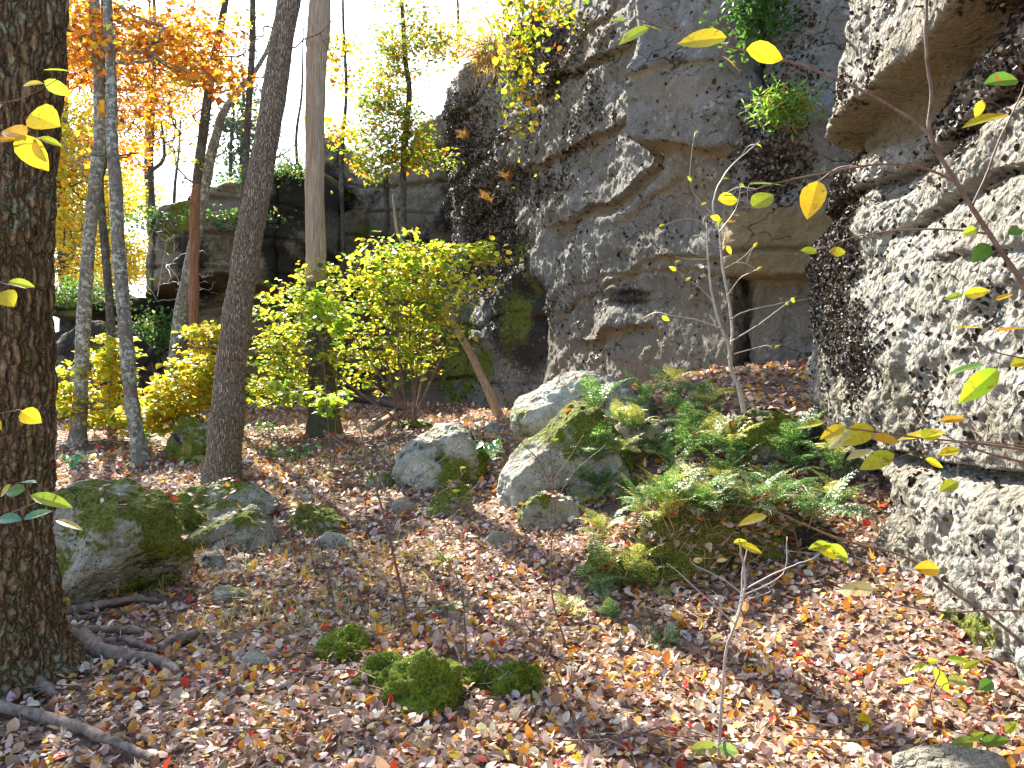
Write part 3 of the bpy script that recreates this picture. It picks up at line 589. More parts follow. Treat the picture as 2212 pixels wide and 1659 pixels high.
# moss cushions of the foreground, bristling with tiny shoots
cush = [(678, 802, 1362, 1428, 'round moss cushion farthest up the path'), (764, 900, 1410, 1482, 'yellow green moss cushion left of the biggest one'), (818, 1000, 1420, 1540, 'biggest bright green moss cushion in the foreground'),
        (970, 1080, 1434, 1500, 'small moss cushion between the two larger ones'), (1055, 1182, 1426, 1505, 'dark green moss cushion right end of the row'), (1255, 1330, 1180, 1260, 'moss cushion clinging to the corner of the fern mound')]
for i, (a0, a1, b0, b1, lab) in enumerate(cush):
    g = GP((a0 + a1) / 2, b1 - 8)
    o, wp, N = boulder(lab, a0, a1, b0, b1, g[1], 80 + i, depth=.85, mossy=1, lich=0, matn='moss', name='moss_cushion', cat='moss cushion', res=(150, 110), rough=2.4, sink=.6, kk=6, pl=[(.1 * (i - 2), -.3, 1, .78), (-.6, -.4, 1, .66), (.6, -.5, 1, .68), (0, -1, .4, .75), (-1, .2, .2, .9), (1, .3, .1, .86), (0, 1, 0, .9)])
    G = wp; n_, m_ = G.shape[:2]; k = 7500
    ii = rng.integers(3, int(n_ * .62), k); jj = rng.integers(0, m_, k)
    pos = G[ii, jj]; nn = N[ii, jj]; keep = nn[:, 2] > -0.3; pos, nn = pos[keep], nn[keep]; k = len(pos)
    leaf_obj('moss_shoots', M['fern'], o, pos - nn * .004 + rng.normal(0, .004, (k, 3)), rdir(k), norm(nn + .45 * rng.standard_normal((k, 3))), .006 + .007 * rng.random(k),
             palette(k, [(.05, .09, .008), (.13, .18, .015), (.24, .29, .03)], [3, 4, 2.5]), 'far', .4, .2)['kind'] = 'stuff'

# ------------------------------------------------------------------ tree building
def trunk(name, parent, path, rads, mat, sides=40, step=0.04, ridge=0.0, rs=(25, 4), flare=0, seed=0, mossf=None, n=None):
    path = np.asarray(path, float); L = np.linalg.norm(np.diff(path, axis=0), axis=1).sum()
    n = n or max(12, int(L / step)); p = catmull(path, n); r = np.interp(np.linspace(0, 1, n), np.linspace(0, 1, len(rads)), rads)
    G, ring = tube_v(p, r, sides)
    d = np.linspace(0, L, n)
    q3 = np.stack([ring[..., 0] * r.mean(), ring[..., 1] * r.mean(), np.broadcast_to(d[:, None], G.shape[:2])], -1)
    disp = 0.10 * r[:, None] * fbm(q3 * [1, 1, .5], 1.6 / max(r.mean(), .03) * .3, 3, seed)
    if ridge:
        qq = q3 * [rs[0], rs[0], rs[1]] + 0.8 * noise(q3, 6, seed + 3)[..., None]
        w, idv = worley(qq, 1.0, seed + 4); disp = disp + ridge * (0.55 - np.minimum(w, 1.0)) * 1.6 + ridge * .3 * (idv - .5) + ridge * .3 * fbm(q3 * [60, 60, 25], 1, 2, seed + 9)
    if flare:
        th = np.arctan2(ring[..., 1], ring[..., 0]); f = np.exp(-d / (r[0] * 1.3))[:, None]
        disp = disp + flare * f * (0.45 + .55 * np.maximum(0, np.sin(th * 3 + seed) + .4 * np.sin(th * 5 + 1)))
    G = G + ring * disp[..., None]
    mk_ = np.zeros(G.shape[:2]) if mossf is None else np.clip(mossf * np.exp(-d / .5)[:, None] + .3 * fbm(G, 3, 3, 5) * mossf, 0, 1) * np.ones(G.shape[:2])
    return mk(name, G, [grid_faces(G.shape[0], G.shape[1], True)], mat, parent, {'mk': np.stack([mk_] * 3, -1)}, True), p, r
def grow(base_nodes, clusters, r_tip, tb, seedr, sag=0.08, wig=0.06, sides=5, expo=.42, rmax=1e9, up=0.35):
    """connect each leaf cluster to the nearest part of the skeleton with a bent branch"""
    pos = [np.array(b) for b in base_nodes]; par = [-1] * len(pos)
    cl = sorted(clusters, key=lambda c: np.min(np.linalg.norm(np.array(base_nodes) - c[0:3], axis=1)))
    branches = []
    for c in cl:
        A = np.array(pos); d = A - np.asarray(c[:3]); dist = np.linalg.norm(d, axis=1) + up * 2 * np.maximum(d[:, 2] + 0.2 * np.linalg.norm(d[:, :2], axis=1), 0)
        j = int(np.argmin(dist)); L = np.linalg.norm(d[j]); k = max(3, int(L / .22) + 1); k = min(k, 14)
        t_ = np.linspace(0, 1, k + 1)[1:, None]; st = pos[j]
        mid = st + (np.asarray(c[:3]) - st) * t_; mid[:, 2] += (-sag * L * np.sin(math.pi * t_[:, 0]))
        mid[:-1] += seedr.normal(0, wig * L / math.sqrt(k), (k - 1, 3)) 
        prev = j; ids = [j]
        for m_ in mid: pos.append(m_); par.append(prev); prev = len(pos) - 1; ids.append(prev)
        branches.append(ids)
    cnt = np.ones(len(pos))
    for i in range(len(pos) - 1, len(base_nodes) - 1, -1):
        if par[i] >= 0: cnt[par[i]] += 0 if i < len(base_nodes) else (cnt[i] if par[i] >= len(base_nodes) else 0)
    cnt = np.zeros(len(pos))
    for ids in branches: cnt[ids[-1]] += 1
    for i in range(len(pos) - 1, len(base_nodes) - 1, -1):
        if par[i] >= len(base_nodes): cnt[par[i]] += cnt[i]
    for ids in branches:
        pp = np.array([pos[i] for i in ids]); rr = np.minimum(r_tip * np.maximum(cnt[ids[1:]], 1) ** expo, rmax); rr = np.concatenate([[rr[0]], rr])
        tb.add(catmull(pp, max(4, len(pp))), np.linspace(rr[0], rr[-1] * .6, max(4, len(pp))) if len(pp) < 3 else np.interp(np.linspace(0, 1, len(catmull(pp, max(4, len(pp))))), np.linspace(0, 1, len(rr)), rr), sides)
def spray(c, n, rad, flat=0.35, out=None):
    d = rdir(n) * (rng.random((n, 1)) ** 0.45) * rad * np.array([1, 1, flat])
    return c[:3] + d, d
def crown(name, parent, clusters, per, rad, size, cols, wts, mat='leaf', kind='far', flat=.45, tiltn=.55, droop=.25, asp=.85):
    Ps, Ds = [], []
    for c in clusters:
        k = max(3, int(per * (0.6 + .8 * rng.random()))); p_, d_ = spray(np.asarray(c), k, rad * (.7 + .6 * rng.random()), flat); Ps.append(p_); Ds.append(d_)
    p_ = np.vstack(Ps); d_ = np.vstack(Ds); k = len(p_)
    nn = norm(np.array([0, 0, 1.0]) + tiltn * rng.standard_normal((k, 3))); ax = norm(d_ * [1, 1, .3] / rad + .5 * rng.standard_normal((k, 3)) + [0, 0, -droop])
    return leaf_obj(name, M[mat], parent, p_, nn, ax, size * (.6 + .8 * rng.random(k)), palette(k, cols, wts), kind, asp, .15 + .25 * rng.random(k), -.3 * rng.random(k))
def blobpts(n, cu, cv, ru, rv, Y, dy):
    a = rdir(n) * rng.random((n, 1)) ** .4
    return P(cu + a[:, 0] * ru, cv + a[:, 1] * rv, Y + a[:, 2] * dy)
YEL = [(.62, .50, .04), (.45, .48, .05), (.70, .42, .03), (.30, .40, .04)]
ORG = [(.62, .24, .02), (.68, .38, .03), (.50, .13, .02), (.35, .10, .02), (.70, .50, .05)]
GRY = [(.42, .44, .04), (.60, .52, .04), (.24, .34, .03), (.12, .22, .03)]
TREE_GROUP = 'standing trees of the clearing'
def tree(label, pts, Y, widths, mat, crowns=(), cols=YEL, wts=(3, 2, 1, 1), name='tree', per=34, rad=.5, size=.10, ridge=0.008, bare=(), tipr=.006, sides=36, step=.04, flare=.5, rs=(28, 5), kind='far', droopY=None, cat='tree', group=None, moss=None, seed=None, shade_canopy=()):
    """pts: picture points from the base up; crowns: (n, cu, cv, ru, rv, dY, spreadY); canopy: world blobs added above the frame to cast shade"""
    Yv = np.interp(np.linspace(0, 1, len(pts)), [0, 1], [Y, droopY or Y])
    pp = np.array([P(u, v, y) for (u, v), y in zip(pts, Yv)])
    pp[0, 2] = min(pp[0, 2], gz(pp[0, 0], pp[0, 1])) - .1
    t = thing(name, label, cat, (pp[0, 0], pp[0, 1], pp[0, 2] + .1), group)
    rads = [w / F_ * Y / 2 for w in widths]; sd_ = seed if seed is not None else int(abs(pts[0][0]) * 7) % 997
    if flare: flare = flare * rads[0]
    _, p, r = trunk('trunk', t, pp, rads, mat, sides, step, ridge, rs, flare, sd_, moss)
    sr = np.random.default_rng(sd_); tb = Tubes(); nodes = list(p[int(len(p) * .3)::max(1, len(p) // 30)])
    cls = [blobpts(n, cu, cv, ru, rv, Y + dY, sy) for n, cu, cv, ru, rv, dY, sy in crowns]
    for n, c, rr in shade_canopy: cls.append(np.array(c) + rdir(n) * (rng.random((n, 1)) ** .4) * np.array(rr))  # unseen leaf masses, added to dapple the ground with shade
    bar = [blobpts(n, cu, cv, ru, rv, Y + dY, sy) for n, cu, cv, ru, rv, dY, sy in bare]
    allc = list(np.vstack(cls)) if cls else []
    if allc or bar:
        grow(nodes, allc + (list(np.vstack(bar)) if bar else []), tipr, tb, sr, rmax=rads[-1] * .8)
        tb.build('branches', mat, t)
    if allc: crown('crown', t, allc, per, rad, size, cols, wts, kind=kind)
    return t
# thick tree at left --------------------------------------------------
T1p = [GP(40, 1490)]; d1 = 4.15
T1pts = [(38, 1500), (35, 1400), (32, 1200), (33, 1000), (36, 700), (42, 350), (50, 0), (56, -350), (60, -800)]
pp = np.array([P(u, v, d1) for u, v in T1pts]); gb = gz(pp[0, 0], pp[0, 1]); pp[0, 2] = gb - .15
t1 = thing('tree', 'thick furrowed tree trunk with spreading roots at the left edge', 'tree', (pp[0, 0], pp[0, 1], gb))
trunk('trunk', t1, pp, [.37, .235, .18, .165, .16, .175, .19, .18, .16], M['bark_deep'], 240, .012, .020, (24, 7), .20, 5, .25)
tb = Tubes(); can = np.array([-3.0, 5.5, 7.5]) + rdir(26) * (rng.random((26, 1)) ** .4) * [1.8, 1.8, 1.6]
grow([pp[-1], pp[-2]], list(can), .008, tb, np.random.default_rng(3), rmax=.08); tb.build('branches', M['bark_deep'], t1)
crown('crown', t1, can, 28, .5, .09, YEL, (3, 2, 1, 1))
RP = []
roots = [([(55, 1450), (110, 1425), (152, 1414), (192, 1420), (225, 1431), (300, 1438), (350, 1451), (385, 1470)], [54, 46, 34, 23, 16, 13, 12, 7]),
         ([(125, 1345), (175, 1333), (225, 1321), (300, 1306), (365, 1311)], [13, 10, 9, 7, 3]), ([(120, 1362), (155, 1353), (200, 1346), (252, 1331)], [10, 7, 6, 3]),
         ([(130, 1385), (180, 1376), (250, 1378), (300, 1378), (358, 1374)], [14, 8, 7, 6, 3]), ([(170, 1408), (230, 1405), (270, 1400), (300, 1408), (338, 1422)], [12, 9, 8, 8, 5]),
         ([(20, 1480), (60, 1490), (100, 1505), (120, 1520)], [26, 16, 12, 6]), ([(-40, 1540), (120, 1580), (225, 1616), (280, 1636), (330, 1665)], [14, 12, 11, 9, 8])]
for pts, rr in roots:
    g = np.array([GP(u, v) for u, v in pts]); g[:, 2] += np.array(rr) / F_ * g[:, 1] * .62 + .026
    tbr = Tubes(); cpth = catmull(g, 40); RP.append(cpth); cpth += .006 * rng.standard_normal((40, 1)) * [1, 0, .3]
    tbr.add(cpth, np.interp(np.linspace(0, 1, 40), np.linspace(0, 1, len(rr)), np.array(rr) / F_ * g[:, 1]) * (1 + .1 * np.sin(np.arange(40) * 1.1)), 14); tbr.build('root', M['root'], t1)
ra = np.vstack([P([70, 88, 108, 132], [1180, 1270, 1325, 1355], [4.24, 4.18, 4.2, 4.28]), GP(165, 1382)]); tbr = Tubes(); tbr.add(catmull(ra, 24), np.interp(np.linspace(0, 1, 24), [0, .4, 1], [.02, .035, .022]), 14); tbr.build('root', M['root'], t1)

# the other trees ------------------------------------------------------
tree('tall lichen spotted trunk left of a slender twin, far left', [(168, 940), (178, 750), (190, 550), (205, 400), (215, 300), (212, 150), (205, 0), (205, -350)], 12, [34, 28, 27, 26, 25, 22, 20, 12], M['bark_lich'],
     crowns=[(26, 330, 130, 180, 130, 0, 2.5), (16, 190, 60, 60, 110, 0, 1.5)], cols=ORG, wts=(4, 4, 3, 1.5, 1), size=.10, rad=.55, per=38, ridge=.004,
     shade_canopy=[(58, (-7.2, 15.2, 10.4), (1.9, 2.6, 1.3))])  # leaf mass out of view added to shade the left foreground
tree('slender dark trunk leaning right between the two lichen trunks', [(243, 860), (240, 720), (228, 550), (216, 400), (226, 330), (222, 100), (228, -250)], 13, [20, 18, 17, 15, 13, 10, 7], M['bark_dark'], crowns=[(16, 170, 120, 60, 130, 1, 1.5), (8, 260, 330, 60, 60, 1, 1.5)], cols=ORG, wts=(4, 3, 3, 2, 1), ridge=.003, sides=20, per=36)
tree('blotched grey trunk curving to its foot behind the mossy boulder', [(312, 1010), (296, 940), (282, 850), (270, 700), (257, 550), (250, 400), (242, 300), (240, 150), (232, 0), (226, -350)], 10.5, [44, 32, 29, 29, 27, 26, 24, 21, 19, 12], M['bark_lich'],
     crowns=[(22, 330, 60, 130, 80, 1, 1.5), (10, 440, 160, 60, 50, 1, 1)], cols=ORG, wts=(4, 3, 3, 2, 1.5), ridge=.004, size=.08, rad=.45, per=34,
     bare=[(12, 180, 330, 60, 60, 0, .8), (8, 330, 120, 100, 40, 0, .8)], shade_canopy=[(20, (-8.4, 17.2, 11.2), (1.4, 2.6, 1.0)), (8, (-5.6, 14.0, 11.0), (1.0, 1.4, .8))])  # out-of-view leaf masses added for dappled shade further up the path
tc = tree('dark leaning tree with a red brown barkless lower trunk', [(421, 765), (419, 600), (420, 480), (424, 404), (432, 340), (440, 280), (452, 190), (466, 110), (480, 40), (492, -40), (505, -250)], 14, [19, 18, 18, 18, 20, 20, 19, 17, 15, 13, 8], M['bark_dark'],
     bare=[(14, 500, 180, 60, 80, 0, .8), (8, 540, 120, 40, 70, 0, .5), (6, 380, 440, 40, 40, 0, .5)], crowns=[(7, 455, 130, 70, 90, 0, 1), (6, 400, 300, 50, 60, 0, 1)], cols=YEL, size=.07, rad=.4, per=24, ridge=.003, shade_canopy=[(12, (-7.2, 20.0, 12.2), (2.2, 2.6, 1.0))], sides=24, flare=.1)  # sparse leaf mass added out of view for dappled shade
rp = np.array([P(u, v, 13.98) for u, v in [(420, 775), (418, 700), (419, 600), (420, 480), (423, 420), (426, 398)]])
trunk('bare_wood', tc, rp, [r / F_ * 14 / 2 for r in (22, 21, 21, 21, 20, 15)], M['red_wood'], 36, .03, .008, (30, 3), 0, 77)
tree('grey lichen trunk leaning right into a crooked upper limb', [(366, 835), (385, 715), (405, 600), (430, 470), (446, 380), (456, 335), (468, 290), (482, 245), (512, 200), (550, 155), (580, 100), (600, 20)], 14.6, [34, 28, 24, 24, 24, 22, 19, 16, 13, 10, 8, 5], M['bark_lich'],
     bare=[(16, 500, 280, 60, 60, 0, 1), (10, 590, 330, 50, 70, 0, 1), (12, 380, 330, 60, 60, 0, 1)], crowns=[(5, 560, 260, 60, 60, 0, 1)], cols=YEL, size=.07, rad=.35, per=18, ridge=.003, sides=24, flare=.2)
tree('thin straight dark tree just left of the leaning trunk', [(505, 860), (518, 600), (530, 370), (536, 250), (545, 100), (546, 0), (550, -200)], 13, [18, 16, 15, 14, 13, 12, 8], M['bark_dark'],
     bare=[(16, 560, 130, 70, 90, -.2, .8), (10, 560, 300, 50, 60, 0, .8)], crowns=[(5, 480, 60, 90, 60, 0, 1)], cols=YEL, size=.07, rad=.35, per=18, ridge=.002, sides=18, flare=.2)
tree('big grey brown trunk leaning right in the middle distance', [(478, 1052), (484, 980), (495, 850), (510, 700), (530, 560), (555, 420), (577, 290), (600, 150), (625, 0), (655, -220), (680, -500)], 9.3, [88, 74, 68, 62, 56, 53, 50, 50, 48, 42, 30], M['bark_grey'],
     ridge=.007, rs=(42, 6), sides=120, step=.02, flare=.22, bare=[(14, 560, 100, 60, 120, .3, .8), (9, 640, 330, 50, 60, .2, .5), (7, 760, 90, 60, 90, 0, .8)], tipr=.004, moss=.15, shade_canopy=[(18, (-2.6, 9.5, 9.6), (1.8, 1.8, 1.0))], cols=YEL)
# pale dead trunk with bark left at its foot
hp = np.array([P(u, v, 12.5) for u, v in [(682, 655), (681, 500), (680, 300), (683, 150), (686, 95), (690, 40), (692, -60), (694, -200)]])
hl = np.array([P(u, v, 12.5) for u, v in [(700, 925), (695, 860), (690, 760), (684, 665), (682, 610)]])
hl[0, 2] = gz(hl[0, 0], hl[0, 1]) - .1
th = thing('snag', 'tall pale barkless dead trunk right of the leaning tree', 'dead tree', (hl[0, 0], hl[0, 1], hl[0, 2] + .1))
trunk('bare_wood', th, hp, [r / F_ * 12.5 / 2 for r in (42, 43, 40, 42, 52, 48, 42, 36)], M['dead'], 80, .025, .006, (34, 1.6), 0, 31)
trunk('trunk', th, hl, [r / F_ * 12.5 / 2 for r in (66, 58, 52, 49, 44)], M['bark_dark'], 60, .03, .012, (22, 5), .10, 33, .5)
# leaning dead stick
J = np.array([P(u, v, y) for u, v, y in [(1082, 908, 14.6), (1055, 845, 14.5), (1020, 770, 14.4), (975, 690, 14.2), (905, 570, 14.0), (875, 530, 13.9), (858, 500, 13.9), (848, 420, 13.8)]])
js = thing('dead_sapling', 'bare dead stem leaning left from the foot of the cliff', 'dead tree', J[0])
trunk('trunk', js, J, [r / F_ * 14.2 / 2 for r in (24, 19, 17, 15, 12, 9, 7, 4)], M['dead'], 22, .04, .004, (30, 3), 0, 8)
# maple at the cliff end
tree('young maple with green to orange leaves at the end of the cliff', [(868, 880), (868, 600), (871, 470), (872, 330), (884, 205), (876, 130), (868, 0), (866, -80)], 17, [16, 14, 13, 13, 12, 11, 8, 5], M['bark_dark'],
     crowns=[(30, 870, 80, 75, 90, 0, 1.0), (30, 840, 190, 75, 80, 0, 1.0), (40, 850, 290, 90, 65, 0, 1.0), (16, 800, 350, 65, 35, 0, .8), (8, 920, 330, 40, 40, 0, .6), (9, 950, 90, 40, 40, 0, 1.0)], cols=GRY + [(.60, .26, .02)], wts=(3, 2, 4, 5, 3), size=.13, rad=.45, per=46, kind='maple', ridge=.002, sides=16, flare=.2, tipr=.005)
tree('thin yellow leaved tree right behind the pale dead trunk', [(745, 880), (742, 600), (738, 350), (748, 200), (742, 60), (740, -60)], 21, [12, 10, 9, 7, 6, 4], M['bark_dark'],
     crowns=[(12, 745, 120, 50, 90, 0, 1.0), (8, 730, 290, 40, 60, 0, 1)], cols=YEL + [(.66, .30, .02)], wts=(3, 1, 2, 1, 2), size=.13, rad=.45, per=26, ridge=0, sides=12, flare=0)
# trees beyond the outcrop ---------------------------------------------
bgt = [('orange leaved oak crown filling the sky at upper left', 140, 34, 24, [(70, 200, 90, 120, 110, 0, 5), (60, 300, 190, 130, 120, 0, 5), (26, 420, 90, 90, 90, 0, 4)], ORG, (4, 4, 3, 2, 1), .17),
       ('golden tree hanging over the gap left of centre', 330, 30, 16, [(50, 380, 150, 110, 100, 0, 4), (34, 330, 260, 80, 70, 0, 4)], ORG, (3, 4, 1, .5, 3), .14),
       ('yellow tree low behind the far left trunks', 130, 30, 14, [(90, 160, 330, 80, 130, 0, 4), (80, 150, 500, 75, 120, 0, 4)], YEL + [(.66, .30, .02)], (3, 2, 2, 1, 1), .16),
       ('pale yellow tree beyond the low shelf', 230, 38, 14, [(46, 235, 420, 60, 110, 0, 4), (60, 215, 560, 70, 80, 0, 4), (30, 285, 560, 40, 60, 0, 3)], YEL, (4, 3, 2, 1), .16),
       ('distant yellow tree glimpsed just above the outcrop', 320, 44, 12, [(30, 290, 420, 50, 50, 0, 3)], YEL, (4, 3, 2, 1), .16)]
for lab, u, Y, w, cr_, co, wt, sz in bgt:
    tree(lab, [(u, 900), (u + 6, 600), (u - 4, 350), (u + 5, 100), (u, -60)], Y, [w, w * .9, w * .75, w * .5, w * .3], M['bark_dark'], crowns=cr_, cols=co, wts=wt, size=sz * (.72 if co is ORG else .95), rad=1.15, per=60, ridge=0, sides=12, step=.3, flare=0, tipr=.012)
for lab, pts, Y, w, br in [('bare twisted tree standing on the outcrop rim', [(325, 470), (326, 400), (322, 375), (350, 350), (355, 320), (348, 260)], 21, 12, [(26, 345, 330, 70, 75, 0, 1)]),
                       ('bare upright tree right of the twisted one on the rim', [(375, 450), (378, 400), (385, 340), (390, 260)], 22, 8, [(22, 395, 310, 50, 70, 0, 1)]),
                       ('thin bare snag against the sky near the cliff top', [(990, 90), (990, 40), (988, -10), (986, -60)], 24, 7, [(8, 1000, 20, 25, 35, 0, .5)]),
                       ('leafless tree behind the thin dark trunk on the rim', [(500, 430), (498, 330), (505, 250), (500, 120)], 24, 9, [(26, 505, 280, 60, 80, 0, 1)]),
                       ('leafless tree between leaning and pale trunks', [(648, 420), (640, 300), (652, 200), (655, 60)], 26, 8, [(24, 650, 200, 60, 110, 0, 1)])]:
    pp = np.array([P(u, v, Y) for u, v in pts]); t = thing('bare_tree', lab, 'tree', pp[0] - [0, 0, .3]); pp[0, 2] -= .3
    _, p, r = trunk('trunk', t, pp, np.linspace(w, w * .4, len(pts)) / F_ * Y / 2, M['bark_dark'], 10, .15, 0, seed=int(pts[0][0]))
    tb = Tubes(); grow(list(p[4:]), list(np.vstack([blobpts(n, cu, cv, ru, rv, Y + dY, sy) for n, cu, cv, ru, rv, dY, sy in br])), .006, tb, np.random.default_rng(int(pts[0][0])), wig=.14, rmax=.035); tb.build('branches', M['bark_dark'], t)
# conifer bluish behind
tree('dark green pine behind the thin dark trunk', [(520, 600), (522, 400), (525, 250), (525, 150)], 30, [14, 12, 8, 3], M['bark_dark'], crowns=[(40, 520, 290, 55, 110, 0, 1.5)], cols=[(.05, .11, .07), (.07, .14, .07), (.10, .18, .10)], wts=(1, 1, 1), size=.16, rad=.6, per=40, ridge=0, sides=10, step=.3, flare=0)

# ------------------------------------------------------------------ bushes
def bush(label, base, stems, clusters, per, rad, size, cols, wts, tipr=.004, kind='mid', mat='twig', name='shrub', cat='shrub', flat=.3, rmax=.03, tiltn=.4):
    t = thing(name, label, cat, base); tb = Tubes(); nodes = []
    for s, r in stems:
        c = catmull(np.vstack([np.asarray(base) + rng.normal(0, .06, 3) * [1, 1, 0], s]), 16); tb.add(c, np.linspace(r, r * .35, 16), 7); nodes += list(c[4:])
    cl_ = np.vstack(clusters); grow(nodes, list(cl_), tipr, tb, np.random.default_rng(5), rmax=rmax, sag=.05)
    tb.build('stems', M[mat], t); crown('leaves', t, cl_, per, rad, size, cols, wts, kind=kind, flat=flat, tiltn=tiltn, asp=.95); return t
Yk = 12.5; bK = GP(890, 905); bK = np.array([(890 - CX) / F_ * Yk, Yk, gz((890 - CX) / F_ * Yk, Yk)])
stemsK = []
for ue, ve, um, vm in [(700, 620, 800, 780), (760, 560, 830, 760), (830, 520, 850, 720), (900, 520, 885, 720), (980, 560, 930, 740), (860, 640, 862, 770), (1010, 640, 950, 780), (600, 700, 740, 820), (790, 700, 830, 800), (930, 600, 905, 760)]:
    stemsK.append((np.array([P(um, vm, Yk + rng.normal(0, .3)), P(ue, ve, Yk + rng.normal(0, .7))]), .022))
BUSH = [(.60, .58, .05), (.46, .54, .06), (.68, .56, .06), (.20, .36, .04), (.10, .22, .03)]
bush('large multi stemmed shrub glowing yellow green below the cliff', bK, stemsK,
     [blobpts(80, 860, 580, 125, 85, Yk, 1.0), blobpts(90, 800, 670, 170, 110, Yk, 1.2), blobpts(50, 630, 690, 90, 85, Yk, .8), blobpts(44, 950, 600, 105, 80, Yk, .8), blobpts(18, 1030, 545, 60, 22, Yk, .5), blobpts(46, 910, 710, 100, 100, Yk, .9), blobpts(50, 605, 780, 85, 80, Yk, .8), blobpts(24, 590, 850, 80, 40, Yk, .8), blobpts(16, 700, 600, 80, 40, Yk, .6), blobpts(50, 780, 800, 130, 60, Yk, .8)],
     15, .27, .080, BUSH, (4, 4, 2.5, 2.4, 1.8))
b2 = np.array([(420 - CX) / F_ * 11.5, 11.5, 0]); b2[2] = gz(b2[0], b2[1])
bush('yellow leaved low shrub between the snag and leaning trunk', b2, [(np.array([P(400, 860, 11.5), P(430, 790, 11.5)]), .014), (np.array([P(350, 880, 11.5), P(330, 820, 11.3)]), .012), (np.array([P(440, 860, 11.5), P(460, 740, 11.6)]), .012)],
     [blobpts(34, 400, 850, 70, 60, 11.5, .6), blobpts(16, 430, 790, 50, 50, 11.5, .5), blobpts(10, 450, 715, 40, 14, 11.3, .4), blobpts(20, 340, 890, 60, 45, 11.3, .5)], 30, .28, .09, YEL, (5, 4, 1, 1))
b3 = np.array([(235 - CX) / F_ * 12.5, 12.5, 0]); b3[2] = gz(b3[0], b3[1])
bush('yellow green shrub around the feet of the far left trunks', b3, [(np.array([P(235, 860, 12.5), P(250, 760, 12.5)]), .014), (np.array([P(190, 880, 12.5), P(150, 830, 12.3)]), .012)],
     [blobpts(34, 250, 790, 40, 75, 12.6, .5), blobpts(26, 200, 880, 90, 45, 12.2, .6), blobpts(12, 130, 840, 30, 60, 12, .4), blobpts(12, 280, 900, 60, 40, 12, .4)], 26, .26, .085, YEL, (4, 5, 1, 2))
# sapling with larger leaves in front of the dead trunk
b4 = GP(720, 1010)
bush('sapling with broad fresh green leaves before the pale trunk', b4, [(np.array([P(705, 860, b4[1] - .2), P(690, 650, b4[1] - .2)]), .008), (np.array([P(728, 820, b4[1]), P(722, 620, b4[1])]), .006)],
     [blobpts(16, 690, 660, 30, 70, b4[1] - .2, .25), blobpts(12, 735, 690, 35, 70, b4[1], .25), blobpts(9, 640, 850, 70, 26, b4[1], .3), blobpts(8, 720, 870, 35, 22, b4[1], .3)], 7, .16, .11, [(.32, .46, .05), (.42, .50, .05), (.22, .38, .06)], (3, 3, 2), tipr=.003, name='sapling', cat='sapling')

# plants on ledges and the outcrop rim ---------------------------------
def stems_on(o, top, drop, n):
    tb = Tubes()
    for _ in range(n):
        a = np.asarray(top) + rng.normal(0, .12, 3); m_ = a + np.array([rng.normal(0, .2), rng.normal(0, .08), -drop * rng.uniform(.5, 1)]); tb.add(catmull([a, (a + m_) / 2 + rng.normal(0, .06, 3), m_], 10), .006, 4)
    tb.build('stem', M['twig'], o)
def tuft(label, P0, ext, n, cols, wts, size, asp=.3, name='plants', cat='plants', kind='far', upb=.5, droop=0, tl=.8):
    k = n; p_ = np.asarray(P0) + rng.normal(0, 1, (k, 3)) * ext
    t = leaf_obj(name, M['leaf'], None, p_, norm(rng.standard_normal((k, 3)) * tl + [0, 0, .6]), norm(rng.standard_normal((k, 3)) + [0, 0, upb]), size * (.5 + rng.random(k)), palette(k, cols, wts), kind, asp, .2, -.3 - droop, origin=P0)
    if name == 'climber':
        e = thing(name, label, cat, P0); t.name = 'leaves'; t.parent = e; t.location = (0, 0, 0); return e
    tag(t, label, cat); return t
GREEN = [(.05, .12, .03), (.09, .18, .04), (.14, .24, .05)]
for (u, v, Y, su, sv, n, lab) in [(500, 475, 18.3, 60, 7, 600, 'dark green plants trailing over the outcrop brow'), (340, 480, 19.3, 40, 16, 700, 'green plants covering the sloping left end of the outcrop'), (510, 400, 19.5, 50, 9, 450, 'low green plants on the outcrop crest'),
                                  (160, 632, 17.4, 50, 14, 1100, 'bright green plants on the low far left shelf'), (330, 725, 17.2, 35, 30, 1200, 'dark green shrub hanging under the shelf'), (625, 365, 19.3, 25, 10, 500, 'mossy plants on the highest corner of the outcrop')]:
    tuft(lab, P(u, v, Y), [su / F_ * Y, .4, sv / F_ * Y], n, GREEN + [(.3, .3, .1)], (4, 3, 1, 1), .09, .6, name='ledge_plants')['kind'] = 'stuff'
tuft('orange and gold shrubs along the top edge of the cliff', P(1000, 95, 19.5), [.55, .6, .35], 1700, ORG + [(.6, .5, .2)], (2, 4, 1, 0, 2, 2), .07, .7, name='cliff_top_shrubs', cat='shrubs')['kind'] = 'stuff'
cl_a = tuft('yellow leaved climber hanging down the upper cliff face', P(1120, 120, 13.9), [.22, .25, .75], 420, GRY + [(.7, .35, .03)], (2, 4, 2, 1, 1), .10, .9, name='climber', cat='climbing plant', kind='mid')
stems_on(cl_a, P(1120, 60, 13.9), 1.3, 7)
cl_b = tuft('leafy plants spilling over the cliff brow at top', P(1150, 15, 13.8), [.4, .3, .2], 420, GRY + [(.6, .12, .02)], (2, 4, 2, 1, 1), .09, .8, name='climber', cat='climbing plant', kind='mid')
stems_on(cl_b, P(1150, 0, 13.8), .4, 6)
tuft('sunlit green tuft with red leaves on the buttress ledge', P(1695, 232, 9.0), [.16, .12, .10], 1000, [(.16, .32, .05), (.3, .42, .08), (.6, .1, .02)], (4, 3, .6), .10, .25, name='ledge_tuft', cat='plant tuft', upb=.9)
tuft('dark ivy in the shaded recess at the top of the crack', P(1640, 20, 9.4), [.22, .15, .25], 900, GREEN, (4, 2, 0.2), .08, .7, name='ivy', cat='ivy')
